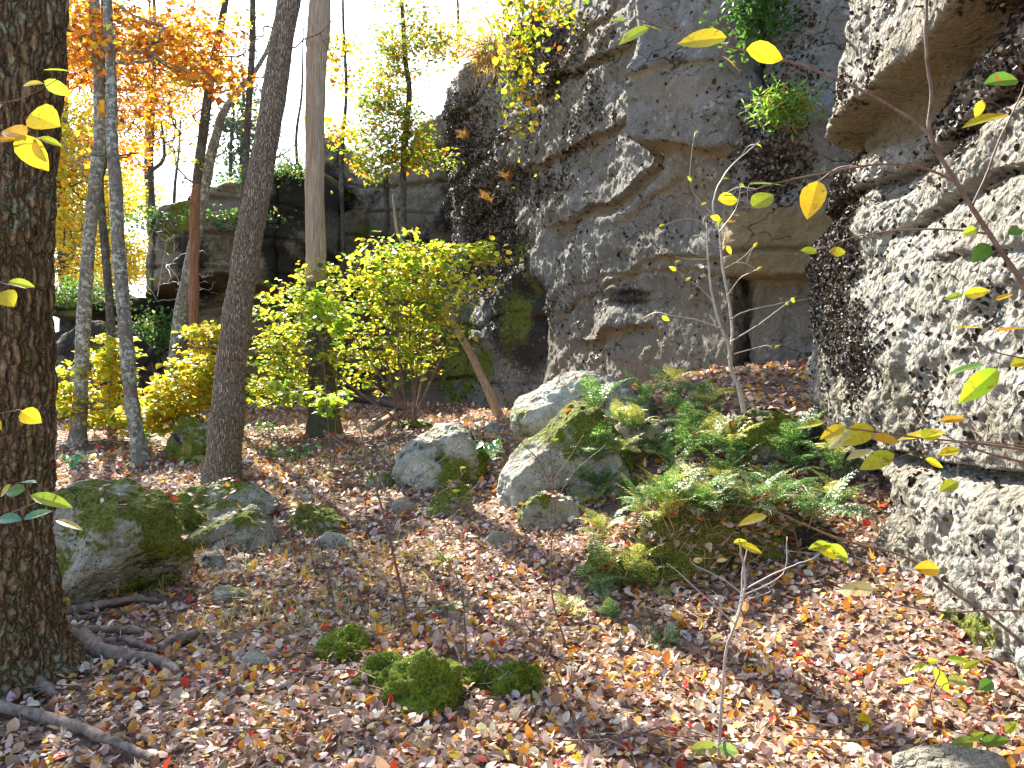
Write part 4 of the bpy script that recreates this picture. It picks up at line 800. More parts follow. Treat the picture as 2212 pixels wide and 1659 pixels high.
tuft('dry straw grass clump hanging from the cliff brow', P(1055, 105, 15.5), [.12, .15, .15], 300, [(.5, .38, .15), (.35, .22, .06)], (1, 1), .45, .06, name='dry_grass', cat='grass clump', upb=-.6)

# ------------------------------------------------------------------ ferns
def frond_geo(L, seed, bend=.7, pairs=13):
    r = np.random.default_rng(seed); t_ = np.linspace(0, 1, 16)
    ang = R(68) - bend * t_ * 1.5; dx = np.cos(ang) * L / 15; dz = np.sin(ang) * L / 15
    path = np.stack([np.cumsum(dx) - dx[0], 0.03 * L * np.sin(t_ * 3 + seed), np.cumsum(dz) - dz[0]], -1)
    pos, ax, nn, sz = [], [], [], []
    for k in range(pairs * 2):
        s = .14 + .86 * (k // 2) / pairs; i = s * 15; i0 = min(int(i), 14); f = i - i0; p_ = path[i0] * (1 - f) + path[i0 + 1] * f
        tg = norm(path[i0 + 1] - path[i0]); side = 1 if k % 2 else -1; up_ = norm(np.cross(tg, [0, 1, 0])); up_ = up_ if up_[2] > 0 else -up_
        l = L * .30 * math.sin(min(1, (s - .08) * 1.9) * math.pi / 2) * (1 - .93 * max(0, s - .25) / .75) + .008
        base_ax = norm(np.array([0, side, 0]) + .45 * tg - .12 * up_)
        m_ = 5 if l > .03 else 3                                     # each pinna carries leaflets
        for e in range(m_):
            c = p_ + base_ax * l * (e + .2) / m_
            for s2 in (1, -1):
                pos.append(c); ax.append(norm(base_ax * .7 + s2 * tg)); nn.append(norm(up_ + .25 * r.standard_normal(3))); sz.append(max(.008, l * .34 * (1 - .6 * e / m_)))
        pos.append(p_ + base_ax * l * .5); ax.append(base_ax); nn.append(norm(up_ + .1 * r.standard_normal(3))); sz.append(l * .55)
    return path, np.array(pos), np.array(ax), np.array(nn), np.array(sz)
FERNPAL = {'green': ([(.06, .17, .04), (.14, .28, .07), (.32, .44, .20)], (3, 3, 1.5)), 'yellow': ([(.40, .44, .10), (.58, .54, .20), (.26, .36, .08)], (3, 2, 2)), 'brown': ([(.42, .22, .06), (.5, .32, .1), (.3, .13, .04)], (2, 2, 2))}
fmesh = {}
for colr in FERNPAL:
    for v_ in range(3):
        path, pos, ax, nn, sz = frond_geo(.5, 10 + v_, .55 + .3 * v_)
        V, Fg, k = leaves_geo(pos, nn, ax, sz, .42, .1, -.1, 'pin'); cols = np.repeat(palette(len(pos), *FERNPAL[colr], .1), k, 0)
        Gt, _ = tube_v(path, np.linspace(.0022, .001, 16), 4); nv = len(V)
        V = np.vstack([V, Gt.reshape(-1, 3)]); cols = np.vstack([cols, np.tile([[.25, .2, .06]], (Gt.shape[0] * Gt.shape[1], 1))])
        o = mk('frond', V, [Fg, grid_faces(Gt.shape[0], Gt.shape[1], True) + nv], M['fern'], None, {'Col': cols}, False); fmesh[colr, v_] = o.data; bpy.data.objects.remove(o)
def surf_z(x, y):
    z = float(gz(x, y))
    for o, wp, N in B:
        f = wp.reshape(-1, 3); d = np.hypot(f[:, 0] - x, f[:, 1] - y); k = d < .06
        if k.any(): z = max(z, float(f[k, 2].max()))
    return z
def surf_pick(u, v):
    """first boulder or ground point seen at a place in the picture"""
    g = GP(u, v); best = g
    for o, wp, N in B:
        f = wp.reshape(-1, 3); uu, vv_ = proj(f); d = np.hypot(uu - u, vv_ - v); k = d < 9
        if k.any():
            j = np.argmin(np.where(k, f[:, 1], 99)); 
            if f[j, 1] < best[1]: best = f[j]
    return best
def fern(label, p, size, colr, nf=7, group=None, lean=None):
    t = thing('fern', label, 'fern', p - np.array([0, 0, .02]), group); a0 = rng.random() * 6.28
    for k in range(nf):
        o = bpy.data.objects.new('frond', fmesh[colr, int(rng.integers(3))]); C.objects.link(o); o.parent = t
        az = a0 + 6.28 * k / nf + rng.normal(0, .25)
        if lean is not None: az = lean + (k - nf / 2) * .45 + rng.normal(0, .2)
        s = size * (.7 + .5 * rng.random()) / .5; o.rotation_euler = (rng.normal(0, .15), rng.normal(0, .18), az); o.scale = (s, s, s)
    return t
FG = 'ferns of the mound beside the right wall'
special = [(1450, 830, .55, 'yellow', 'upright yellow fern at the top of the mound against the cliff'), (1340, 800, .35, 'yellow', 'small yellow fern above the pale green boulder'), (1720, 1020, .75, 'green', 'pale arching fern nearest the dark corner of the wall'),
           (1760, 1120, .7, 'green', 'dark green fern drooping at the right end of the mound'), (1430, 1390, .28, 'green', 'small silvery fern in the leaves below the mound'), (960, 1330, .32, 'green', 'fern sprouting alone in the leaf litter near the moss cushions'),
           (960, 1220, .3, 'yellow', 'yellow green fern in the sunny leaves left of centre'), (1300, 1290, .3, 'green', 'pale fern on the lower left corner of the mound'), (1060, 1000, .42, 'green', 'green fern between the rounded boulder and sunlit boulder'),
           (1000, 1075, .3, 'yellow', 'yellowing fern drooping over the mossy hump'), (590, 985, .3, 'green', 'green fern near the foot of the leaning trunk'), (420, 985, .38, 'yellow', 'yellow green fern left of the leaning trunk'), (1230, 1330, .3, 'yellow', 'yellow fern just left of the mound'),
           (1330, 1340, .3, 'green', 'low fern in front of the mound corner'), (1320, 960, .3, 'yellow', 'small fern growing on the sunlit boulder side')]
for u, v, s, c, lab in special:
    p = surf_pick(u, v); fern(lab, p, s * .72 * (p[1] / 6.5) ** .3, c, 8)
for k in range(112):
    u = rng.uniform(1270, 1820); v = rng.uniform(840, 1110) if k < 94 else rng.uniform(1130, 1290)
    if v > 1110 and u > 1430: continue
    if k >= 94: u = rng.uniform(1250, 1440)
    if u > 1540 and v < 965: continue
    p = surf_pick(u, v); c = 'green' if rng.random() < .6 else 'yellow'
    fern({'green': 'green fern crowded among others on the mound', 'yellow': 'yellowing fern crowded among others on the mound'}[c], p, (.26 + .17 * rng.random()) * (1.15 if v < 1000 else 1), c, 7, {'green': 'green ferns of the mound', 'yellow': 'yellowing ferns of the mound'}[c])
def on_wall(G, u, v):
    f = G.reshape(-1, 3); uu, vv_ = proj(f); d = np.hypot(uu - u, vv_ - v); k = np.argsort(d)[:12]; return f[k[np.argmin(f[k, 1])]]
for u, v, s, lab in [(1010, 300, .4, 'rusty fern tuft highest on the far end of the cliff'), (1060, 440, .5, 'dead tan fern on the cliff ledge above the shrub'), (1100, 400, .45, 'dead straw fern right of the lower rusty one')]:
    fern(lab, on_wall(G1, u, v), s, 'brown', 8)

# ------------------------------------------------------------------ leaf litter, twigs, small herbs
LIT = [(.64, .48, .41), (.50, .33, .25), (.28, .16, .10), (.64, .27, .04), (.72, .45, .06), (.50, .05, .03), (.38, .29, .26), (.76, .62, .52), (.18, .10, .08)]
LW = (5, 4.5, 3.2, 2.6, 1.3, .9, 2.2, 3.2, 1.6)
Pl, Sl = [], []
for y0, y1, dens, sz in [(2.2, 4.5, 1450, .052), (4.5, 7, 1000, .056), (7, 11, 430, .070), (11, 19, 150, .085)]:
    xw = .66 * y1 + .5; k = int(dens * 2 * xw * (y1 - y0)); x = rng.uniform(-xw, xw, k); y = rng.uniform(y0, y1, k)
    keep = np.abs(x) < .66 * y + .7; keep &= ~((x > 2.35 + .12 * y)); x, y = x[keep], y[keep]
    Pl.append(np.stack([x, y, gz(x, y)], -1)); Sl.append(sz * (.5 + .75 * rng.random(len(x)) ** 1.2))
pl = np.vstack(Pl); sl_ = np.concatenate(Sl); rpp = np.vstack(RP)[:, :2]; kp = np.ones(len(pl), bool)
near = np.where((pl[:, 1] < 7) & (pl[:, 0] < 0))[0]
kp[near] = np.min(np.linalg.norm(pl[near, None, :2] - rpp[None], axis=-1), axis=1) > .05
pl = pl[kp]; sl_ = sl_[kp]; k = len(pl)
cl_n = noise(pl, 3.0, 77); pl[:, 2] += .006 + .022 * rng.random(k) + .012 * cl_n
nn = norm(np.array([0, 0, 1.0]) + .48 * rng.standard_normal((k, 3))); ax = rdir(k); cols = palette(k, LIT, LW, .2)
mp = rng.random(k) < .22
for i, (sel, kd, nm) in enumerate([(~mp, 'lit', 'fallen_leaves'), (mp, 'maple', 'fallen_maple_leaves')]):
    n_ = sel.sum(); o = leaf_obj(nm, M['litter'], None, pl[sel], nn[sel], ax[sel], sl_[sel] * (1.25 if kd == 'maple' else 1), cols[sel], kd, .62 + .35 * rng.random(n_), .35 * rng.standard_normal(n_) + .1, .38 * rng.standard_normal(n_))
    tag(o, ['curled oval fallen leaves carpeting the forest floor', 'pointed fallen maple leaves scattered over the forest floor'][i], 'leaf litter', None, 'stuff')
# leaves lying on boulders
ps = []
for bi, cnt in ((0, 26), (1, 60), (3, 10), (4, 16), (7, 14), (8, 30), (9, 24), (10, 30), (13, 2200), (12, 60), (6, 14), (14, 50), (16, 30), (17, 40)):
    o, wp, N = B[bi]; f = wp.reshape(-1, 3); nf_ = N.reshape(-1, 3); cand = np.where(nf_[:, 2] > .5)[0]; ps.append(f[rng.choice(cand, cnt)] + [0, 0, .012])
ps = np.vstack(ps); k = len(ps)
tag(leaf_obj('leaves_on_rocks', M['litter'], None, ps, norm(np.array([0, 0, 1.0]) + .35 * rng.standard_normal((k, 3))), rdir(k), .045 + .03 * rng.random(k), palette(k, LIT, LW, .2), 'lit', .8, .3 * rng.standard_normal(k), .3 * rng.standard_normal(k)), 'pale dry leaves resting on top of the boulders', 'leaf litter', None, 'stuff')
# fallen twigs
tb = Tubes()
for k in range(420):
    y = rng.uniform(2.6, 13); x = rng.uniform(-.64, .5) * y; L = rng.uniform(.12, .5); a_ = rng.random() * 6.28; c = np.array([[x, y], [x + L / 2 * math.cos(a_), y + L / 2 * math.sin(a_)], [x + L * math.cos(a_ + .3), y + L * math.sin(a_ + .3)]])
    z = gz(c[:, 0], c[:, 1]) + .03 + rng.random(3) * .03; tb.add(catmull(np.column_stack([c, z]), 6), rng.uniform(.0018, .005), 4)
tag(tb.build('fallen_twigs', M['twig']), 'thin brown twigs strewn over the leaf litter', 'twigs', None, 'stuff')
# thin grass and stalks
k = 5200; u = np.concatenate([rng.uniform(-3.2, 1.2, k)]); y = rng.uniform(4.6, 12, k); x = u / 6 * y; keep = (noise(np.stack([x, y, 0 * x], -1), .8, 3) > -.05); x, y = x[keep], y[keep]; k = len(x)
z = gz(x, y)
o = leaf_obj('grass', M['fern'], None, np.stack([x, y, z], -1), rdir(k) * [1, 1, .1] + 1e-3, norm(np.array([0, 0, 1.0]) + .5 * rng.standard_normal((k, 3))), .07 + .12 * rng.random(k), palette(k, [(.42, .38, .12), (.30, .36, .06), (.5, .36, .15)], (2, 2, 2)), 'far', .05, .1, -.35 * rng.random(k))
tag(o, 'sparse thin dry grass blades poking through the leaves', 'grass', None, 'stuff')

for lab, cu, cv, ru, rv, n_, Y_, bu, bv in [('leafless drooping pale shrub under the outcrop shelf', 400, 600, 90, 80, 60, 16.5, 360, 800), ('leafless twiggy shrub on the sloping outcrop end', 360, 520, 60, 40, 34, 18.3, 340, 640), ('bare bramble tangle in the litter before the saplings', 790, 1090, 110, 90, 34, 7.2, 800, 1200), ('bare bramble stems right of the moss hump', 960, 1150, 90, 80, 26, 6.6, 960, 1240)]:
    b0 = P(bu, bv, Y_); b0[2] = min(b0[2], gz(b0[0], b0[1])) if Y_ < 12 else b0[2]; t = thing('bare_shrub', lab, 'shrub', b0); tb = Tubes()
    nod = list(catmull([b0, P((bu + cu) / 2, (bv + cv) / 2, Y_), P(cu, cv, Y_)], 12)); tb.add(np.array(nod), np.linspace(.012, .005, 12) * (Y_ / 16), 6)
    grow(nod, list(blobpts(n_, cu, cv, ru, rv, Y_, .7)), .0042 if Y_ > 12 else .0022, tb, np.random.default_rng(cu), sag=-.05, wig=.12, up=0.1, rmax=.015); tb.build('stems', M['pale_twig'] if Y_ > 12 else M['twig'], t)
k = 2600; uv = np.column_stack([rng.uniform(1250, 1800, k), rng.uniform(1090, 1240, k)]); fm = B[13][1].reshape(-1, 3); fn = B[13][2].reshape(-1, 3); fm = fm[(fn[:, 1] < .1) & (fn[:, 2] > -.2)]
ps = fm[rng.choice(len(fm), k)]
o = leaf_obj('mound_grass', M['fern'], None, ps, norm(np.array([0, -1.0, .2]) + .4 * rng.standard_normal((k, 3))), norm(np.array([0, -.5, -.5]) + .6 * rng.standard_normal((k, 3))), .08 + .16 * rng.random(k), palette(k, [(.42, .28, .12), (.30, .16, .07), (.20, .26, .06), (.5, .4, .2)], (3, 3, 1, 1)), 'far', .04, .1, -.4 * rng.random(k))
tag(o, 'dry straw and root fibres hanging over the mossy mound', 'grass', None, 'stuff')
# small log and sticks
def stick(label, pts, rr, mat, name='fallen_stick', cat='stick', lift=0.0, sides=12):
    g = np.array([GP(u, v) for u, v in pts]); g[:, 2] += np.array(rr) / F_ * g[:, 1] * .8 + lift
    t = Tubes(); n = 24; c = catmull(g, n); r = np.interp(np.linspace(0, 1, n), np.linspace(0, 1, len(rr)), np.array(rr) / F_ * g[:, 1])
    r = np.concatenate([[r[0] * .02], r, [r[-1] * .6]]); c = np.vstack([c[0], c, c[-1] + (c[-1] - c[-2]) * .1]); c[0] -= (c[2] - c[1]) * .05
    t.add(c, r, sides); o = t.build(name, mat, None, g[0]); tag(o, label, cat); return o
stick('short weathered log chunk lying past the exposed roots', [(345, 1412), (380, 1396), (422, 1380)], [12, 15, 11], M['root'], 'log', 'log')
stick('short grey stick lying below the roots', [(278, 1466), (300, 1484), (322, 1503)], [5, 5, 4], M['pale_twig'])
stick('pale lichen stick near the centre of the leaf path', [(596, 1496), (625, 1480), (650, 1468)], [6, 6, 4], M['pale_twig'])
stick('fallen branch under the shrub pointing to the clearing', [(800, 950), (835, 925), (856, 900)], [9, 7, 5], M['dead'], lift=.1)
stick('long fallen trunk lying behind the saplings below the shrub', [(740, 880), (810, 888), (880, 908)], [9, 9, 7], M['bark_dark'], 'fallen_log', 'fallen log', lift=.15)

# ------------------------------------------------------------------ near saplings and branches with individual leaves
def twigplant(label, name, cat, lines, Y, leafs, mat='twig', cols=YEL, wts=(3, 3, 1, 2), rad=3.0, ground=False, leafmat='leaf_near', dy=.0):
    """lines: list of (points, r0px, r1px); leafs: (u, v, length px, angle deg, aspect[, col])"""
    p0 = lines[0][0][0]; Yb = Y; base = P(p0[0], p0[1], Y)
    t = thing(name, label, cat, base); tb = Tubes(); allp = []
    for i, (pts, r0, r1) in enumerate(lines):
        y_ = Y + (0 if i == 0 else dy) * math.sin(i * 2.1) * np.linspace(0, 1, len(pts)); c = catmull(np.array([P(a_[0], a_[1], y) for a_, y in zip(pts, y_)]), max(8, 5 * len(pts)))
        c += rng.normal(0, .0012 * Y, c.shape) * np.linspace(0, 1, len(c))[:, None] * .4
        tb.add(c, np.linspace(r0, r1, len(c)) / F_ * Y, 6); allp.append(c)
    allp_ = np.vstack(allp)
    if leafs:
        pos, nn, ax, sz, asp, co = [], [], [], [], [], []
        for L in leafs:
            u, v, l, an, ap = L[:5]; a_ = R(an); d = norm(np.array([math.cos(a_), rng.normal(0, .25), math.sin(a_)]))
            l_m = l / F_ * Y; c = P(u, v, Y + rng.normal(0, .02))
            if np.min(np.linalg.norm(allp_ - (c + d * l_m * .5), axis=1)) < np.min(np.linalg.norm(allp_ - (c - d * l_m * .5), axis=1)): d = -d
            b0 = c - d * l_m * .5; nd = np.linalg.norm(allp_ - b0, axis=1) + .5 * np.maximum(((allp_ - b0) * d).sum(1), 0); j_ = int(np.argmin(nd)); a0 = allp_[j_]; gap = np.linalg.norm(a0 - b0)
            if gap > .003:
                m_ = (a0 + b0) / 2 + np.array([0, 0, .12 * gap]); tb.add(catmull([a0, m_, b0 + d * .004], 7), max(.0006, min(.0012, gap * .01) ) * max(1, Y / 3), 5); allp_ = np.vstack([allp_, catmull([a0, m_, b0], 7)[1:-1]])
            pos.append(c - d * l_m * .5); ax.append(d); sz.append(l_m)
            tilt_ = rng.normal(0, .3); nv = norm(np.array([-.25 + rng.normal(0, .2), -.75 if ap > .35 else -.3, .55 + tilt_])); nn.append(nv); asp.append(max(.35, ap)); co.append(L[5] if len(L) > 5 else palette(1, cols, wts)[0])
        nn = np.array(nn); ax = np.array(ax); nn = norm(nn - ax * (nn * ax).sum(-1, keepdims=True))
        leaf_obj('leaves', M[leafmat], t, np.array(pos), nn, ax, np.array(sz), np.array(co), 'fine', np.array(asp), .22, -.12)
    tb.build('stem', M[mat], t)
    return t
NY = (.52, .50, .03); NG = (.34, .50, .05); NGD = (.10, .26, .05); NW = (.50, .52, .28); NO = (.62, .40, .04)
twigplant('dark branch arching from the right edge with drooping yellow leaves', 'branch', 'branch',
          [([(2300, 740), (2212, 615), (2120, 480), (2070, 400), (2010, 295), (2012, 200), (2000, 100), (2003, -40)], 7, 3.5), ([(2010, 292), (1950, 245), (1830, 180), (1700, 132), (1590, 105), (1520, 85), (1440, 62), (1390, 48)], 4, 1.5),
           ([(2065, 392), (1990, 362), (1900, 355), (1800, 370), (1700, 390), (1600, 418)], 3, 1.2), ([(2100, 445), (2130, 380), (2160, 300), (2190, 240), (2215, 180)], 3, 1.5), ([(2140, 505), (2020, 495), (1880, 505), (1760, 540)], 2.5, 1)],
          2.2, [(1515, 84, 110, -8, .45, NY), (1655, 115, 95, -6, .5, NY), (1368, 75, 75, -160, .5, NG), (1335, 43, 34, 170, .5, NG), (1410, 58, 50, -10, .3, NG), (1580, 135, 50, 145, .3, NO), (1575, 430, 68, 12, .45, NY), (1648, 432, 60, 35, .75, NG), (1755, 430, 90, 70, .6, (.66, .50, .02)), (1655, 395, 80, 5, .35, NG),
                (1748, 541, 40, 175, .5, NG), (1810, 544, 36, 0, .6, NY), (2165, 172, 90, 8, .5, NGD), (2130, 255, 120, 12, .3, NY), (2115, 235, 40, 70, .5, NY), (2120, 545, 70, 40, .5, NGD), (2195, 500, 40, 20, .6, NGD), (2095, 500, 30, 20, .8, NG)], mat='twig', dy=.25)
twigplant('low spray of yellow leaves reaching in at the right', 'branch', 'branch',
          [([(2300, 985), (2130, 960), (1980, 945), (1860, 930), (1760, 915)], 3, 1.2), ([(2260, 1010), (2120, 975), (2030, 935), (1960, 905)], 3, 1.2), ([(2230, 965), (2060, 955), (1900, 1000)], 1.5, .8), ([(2240, 780), (2150, 760), (2080, 730)], 2, 1)],
          2.5, [(1750, 916, 62, 8, .3, NG), (1800, 932, 70, 20, .4, NY), (1812, 948, 62, 45, .45, NW), (1850, 940, 90, 22, .5, NY), (1915, 948, 58, -5, .55, NO), (1855, 980, 72, 10, .25, NW), (1895, 995, 80, 22, .5, (.42, .52, .03)), (1990, 938, 100, 5, .35, NY), (2010, 940, 42, 20, .9, NG), (2050, 975, 50, 8, .5, NY), (2060, 905, 60, 10, .3, NO), (2020, 1000, 50, -20, .4, NY),
                (2115, 832, 115, 38, .42, (.34, .58, .03)), (2085, 795, 80, 12, .25, NGD), (2205, 783, 50, 10, .6, NY), (2050, 1050, 50, 20, .6, NG), (2110, 632, 50, 10, .5, NY), (2170, 640, 50, 25, .35, NO), (2090, 705, 70, 8, .35, NY), (2180, 710, 60, 15, .35, NO), (2060, 640, 40, 12, .4, NG)], dy=.15)
twigplant('lowest thin branch crossing in front of the white rock', 'branch', 'branch', [([(2300, 1325), (2150, 1318), (2060, 1322), (1960, 1310), (1900, 1285), (1870, 1268)], 2.5, 1.2), ([(2290, 1460), (2150, 1340), (2060, 1280), (1960, 1205), (1800, 1160), (1640, 1090)], 4, 2)],
          2.9, [(1850, 1272, 72, 4, .5, NW), (2003, 1228, 58, -5, .6, NO), (1790, 1190, 60, -20, .6, NY), (1625, 1122, 66, 15, .45, NY), (1770, 1180, 50, 5, .5, NG), (1815, 1195, 55, -45, .5, NG)], dy=.1)
twigplant('yellow spotted leaves on a twig against the thick left trunk', 'branch', 'branch', [([(-60, 300), (0, 292), (60, 300), (110, 300)], 2, 1), ([(-40, 230), (40, 215), (110, 180), (150, 150)], 1.5, .8), ([(-50, 600), (0, 610), (60, 625)], 1.5, 1), ([(-40, 905), (0, 893), (45, 885)], 1.2, .8)],
          1.7, [(95, 257, 78, -20, .9, NY), (30, 285, 64, -20, .8, NO), (70, 330, 90, -50, .6, (.55, .46, .03)), (85, 325, 60, -60, .5, NY), (125, 150, 58, -5, .3, NG), (70, 180, 50, 5, .45, NY), (125, 190, 60, -25, .5, NG), (110, 305, 46, -15, .55, NG), (10, 300, 60, 5, .5, NO), (15, 645, 50, -40, .9, NY), (45, 612, 60, -8, .4, NG), (66, 900, 52, -25, .75, (.55, .56, .03)), (-4, 915, 30, -70, .6, NY), (0, 232, 24, 40, .8, (.6, .25, .02))], dy=.05)
twigplant('bluish green leaves hanging low beside the thick left trunk', 'branch', 'branch', [([(-50, 1140), (20, 1110), (80, 1085), (140, 1050)], 2, 1)], 2.2,
          [(30, 1060, 70, 8, .4, NGD), (60, 1040, 50, -4, .35, (.2, .4, .25)), (110, 1080, 95, -12, .35, NG), (20, 1120, 60, 5, .5, (.12, .3, .2)), (80, 1110, 60, 20, .4, (.12, .3, .2)), (150, 1132, 60, -15, .3, NW), (10, 1060, 40, 40, .5, NY)], cols=GRY, wts=(1, 1, 1, 1))
# bare birch-like sapling on the mound
sb = surf_pick(1608, 885)
SL = [([(1608, 890), (1597, 840), (1580, 800), (1575, 750), (1555, 700), (1540, 640), (1530, 560), (1528, 480)], 6, 1.5), ([(1575, 775), (1582, 720), (1575, 650), (1560, 570), (1555, 500), (1540, 440), (1570, 370), (1640, 305)], 4, 1.2), ([(1560, 710), (1500, 690), (1440, 680)], 1.6, .7), ([(1575, 740), (1640, 700), (1720, 640)], 1.5, .7), ([(1578, 690), (1620, 670), (1750, 645)], 1.5, .7), ([(1570, 640), (1600, 600), (1640, 580)], 1.2, .6),
      ([(1545, 655), (1510, 620), (1480, 600)], 1.2, .6), ([(1565, 580), (1600, 560), (1630, 530)], 1.2, .6), ([(1560, 540), (1530, 520), (1500, 500)], 1.2, .6), ([(1555, 500), (1590, 450), (1600, 400)], 1.4, .6), ([(1585, 765), (1640, 750), (1680, 745)], 1.3, .6), ([(1530, 560), (1490, 560), (1460, 555)], 1, .5), ([(1548, 470), (1500, 420), (1490, 380)], 1, .5)]
twigplant('pale bare sapling with few yellow leaves before the dark crack', 'sapling', 'sapling', SL, sb[1], [(1430, 487, 18, 20, .5), (1453, 580, 18, -30, .5), (1380, 690, 14, 10, .4), (1438, 688, 20, -30, .5), (1555, 480, 20, 60, .6), (1580, 478, 20, 10, .5), (1575, 540, 22, -60, .5), (1700, 655, 10, 80, .6), (1520, 440, 14, 20, .5), (1545, 470, 22, -15, .6), (1590, 465, 16, 5, .5), (1505, 285, 16, 40, .4)] + [(a_ + rng.uniform(-8, 8), b_ + rng.uniform(-6, 10), 15, rng.uniform(-60, 60), .5) for a_, b_ in [(1440, 680), (1720, 640), (1640, 580), (1480, 600), (1630, 530), (1500, 500), (1600, 400), (1680, 745), (1460, 555), (1490, 380), (1640, 305), (1560, 380)]], mat='pale_twig', dy=.4)
# saplings standing in the litter
def floor_sapling(label, lines, leafs, mat='twig', name='sapling', cols=YEL, wts=(3, 3, 1, 2)):
    u, v = lines[0][0][0]; g = GP(u, v); return twigplant(label, name, 'sapling', lines, g[1], leafs, mat, cols, wts, dy=.12)
floor_sapling('forked pinkish sapling with curled dead leaf in the foreground', [([(1552, 1650), (1556, 1560), (1562, 1480), (1570, 1400), (1595, 1330), (1610, 1260), (1602, 1200), (1596, 1165)], 4, 2), ([(1575, 1390), (1600, 1300), (1604, 1240), (1615, 1180)], 3, 1.5), ([(1606, 1275), (1680, 1235), (1760, 1205)], 2, 1), ([(1600, 1280), (1560, 1250), (1500, 1220), (1490, 1205)], 1.6, 1), ([(1598, 1290), (1690, 1240), (1700, 1160)], 1.6, 1), ([(1590, 1320), (1530, 1310), (1440, 1320), (1390, 1310)], 1.8, .8), ([(1596, 1300), (1660, 1280), (1660, 1270)], 1.5, .8), ([(1590, 1350), (1480, 1250), (1440, 1215)], 1.8, .8)],
              [(1560, 1210, 26, 10, .4, NW), (1508, 1210, 24, 5, .5, NW), (1625, 1185, 56, -15, .5, NY), (1600, 1170, 36, 5, .4, NY), (1590, 1345, 60, 70, .35, (.5, .38, .3)), (1610, 1310, 40, 80, .4, (.5, .3, .2)), (1520, 1617, 66, 5, .5, (.30, .42, .10)), (1575, 1620, 46, -15, .6, (.2, .36, .15)), (1545, 1378, 30, 8, .5, NW)], mat='pale_twig')
floor_sapling('slender brown sapling rising left of the sunlit boulder', [([(1225, 1400), (1195, 1300), (1190, 1200), (1198, 1100), (1190, 1000), (1186, 930)], 2.2, .8), ([(1195, 1060), (1160, 990), (1110, 940), (1080, 880)], 1.4, .7), ([(1195, 1040), (1230, 990), (1260, 940)], 1.4, .7), ([(1198, 1090), (1240, 1020), (1310, 960)], 1.2, .6)], [(1200, 950, 16, 20, .4)])
floor_sapling('thin reddish sapling with long twigs left of centre', [([(880, 1330), (850, 1200), (820, 1080), (790, 980), (770, 900), (740, 850)], 3, 1), ([(840, 1160), (900, 1040), (1000, 960)], 1.5, .7), ([(830, 1120), (960, 1060), (1020, 1000)], 1.3, .6), ([(815, 1060), (840, 950), (910, 850)], 1.5, .6), ([(800, 1010), (740, 960), (700, 930)], 1.2, .6)], [(835, 1190, 16, 10, .5), (915, 820, 18, 10, .5), (900, 1090, 22, 8, .4, NY), (1000, 1010, 14, 10, .5), (985, 1060, 18, 10, .4)])
floor_sapling('bare twig standing between the path and moss cushions', [([(722, 1306), (705, 1230), (690, 1170), (672, 1120)], 2, .8), ([(708, 1240), (730, 1180), (760, 1140)], 1, .5)], [(660, 1125, 12, 0, .5)])
floor_sapling('whitish crooked twig rising from the row of moss cushions', [([(1000, 1490), (992, 1420), (975, 1380), (960, 1350)], 2.4, 1), ([(1000, 1485), (1030, 1550), (1040, 1600)], 1.5, 1), ([(995, 1475), (1060, 1475), (1100, 1450)], 1.5, .8), ([(1030, 1520), (1045, 1460), (1060, 1430)], 1.5, .8)], [(860, 1485, 26, 10, .5, NW), (985, 1475, 40, 5, .35, NW), (1012, 1482, 42, 20, .5, (.4, .45, .25)), (880, 1510, 30, 30, .5, NW), (1090, 1470, 26, 0, .5, NW)], mat='pale_twig')
floor_sapling('tall thin brown sapling crossing the leaves in front', [([(1270, 1659), (1245, 1560), (1200, 1450), (1155, 1380), (1130, 1330), (1120, 1250), (1105, 1150)], 2.2, .8), ([(1180, 1420), (1210, 1340), (1250, 1280)], 1.2, .6)], [])
floor_sapling('brown sapling in the litter right of the moss cushions', [([(1010, 1440), (1005, 1370), (1000, 1300), (985, 1240), (945, 1190)], 2.4, .9), ([(1005, 1310), (1040, 1250), (1080, 1210), (1095, 1150)], 1.6, .7), ([(1000, 1330), (960, 1290), (950, 1240)], 1.2, .6)], [(990, 1235, 16, 0, .5, NG)])
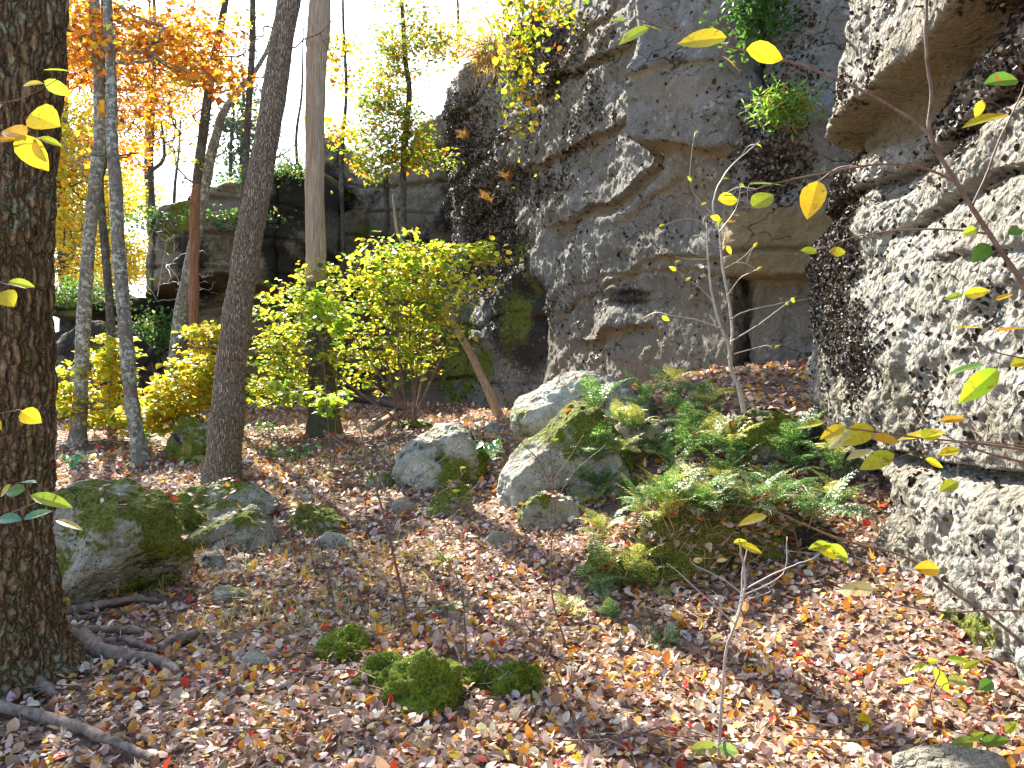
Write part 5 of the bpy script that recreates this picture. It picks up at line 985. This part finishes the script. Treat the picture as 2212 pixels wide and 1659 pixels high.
floor_sapling('green leaved seedling at the lower right', [([(2020, 1560), (2010, 1500), (2030, 1450), (2000, 1430), (1950, 1440)], 2, .8), ([(2015, 1500), (2060, 1440), (2110, 1410)], 1.2, .6), ([(2020, 1540), (1940, 1490), (1900, 1470)], 1.2, .6)],
              [(1985, 1442, 34, 20, .5, NG), (2035, 1470, 60, -60, .4, NG), (2070, 1470, 50, -10, .5, (.3, .42, .15)), (2015, 1428, 24, 5, .5, NG), (2070, 1425, 46, 5, .4, NG), (2100, 1435, 46, 25, .3, NG), (1960, 1470, 40, 15, .3, NG), (2130, 1480, 40, 20, .7, NGD), (1870, 1560, 46, -70, .6, NY)])
floor_sapling('leafy seedling by the bottom right corner', [([(2150, 1655), (2120, 1600), (2060, 1580), (2010, 1570)], 2, .8), ([(2130, 1620), (2160, 1560), (2200, 1500)], 1.4, .6)], [(2080, 1605, 60, -5, .45, (.2, .36, .08)), (2150, 1600, 66, 10, .4, NGD), (2110, 1590, 40, 30, .4, NG), (2185, 1570, 40, 30, .5, NG)])
floor_sapling('weedy green stems climbing beside the left tree roots', [([(20, 1420), (40, 1320), (60, 1250), (95, 1190)], 2, 1), ([(60, 1380), (80, 1300), (70, 1220), (50, 1190)], 1.8, .8)], [(70, 1215, 36, 70, .4, NG), (60, 1190, 30, 20, .35, NG), (48, 1250, 24, -60, .8, NGD), (85, 1190, 40, -5, .35, NG), (75, 1255, 20, 40, .4, NG), (30, 1300, 20, 10, .4, NG), (90, 1230, 20, 60, .4, NG), (15, 1375, 22, 80, .5, NG)], mat='twig', name='seedling')
# herbs of broad green leaves on the forest floor
for u, v, lab in [(580, 935, 'broad leaved green herb right of the leaning trunk'), (640, 990, 'fresh green herb in the sunny litter behind the leaning trunk'), (330, 955, 'small green herb near the curved trunk foot'), (170, 1010, 'pale green herb at the rim of the big mossy boulder'), (1050, 990, 'bluish green herb under the sunlit boulder')]:
    g = surf_pick(u, v); k = 22
    o = leaf_obj('herb', M['fern'], None, g + np.column_stack([rng.normal(0, .14, k), rng.normal(0, .1, k), .05 + .12 * rng.random(k)]), norm(np.array([0, -.3, 1.0]) + .4 * rng.standard_normal((k, 3))), rdir(k), .09 + .05 * rng.random(k), palette(k, [(.08, .26, .08), (.2, .36, .06)], (2, 1)), 'fine', .6, .2, -.2, origin=g)
    tag(o, lab, 'herb')
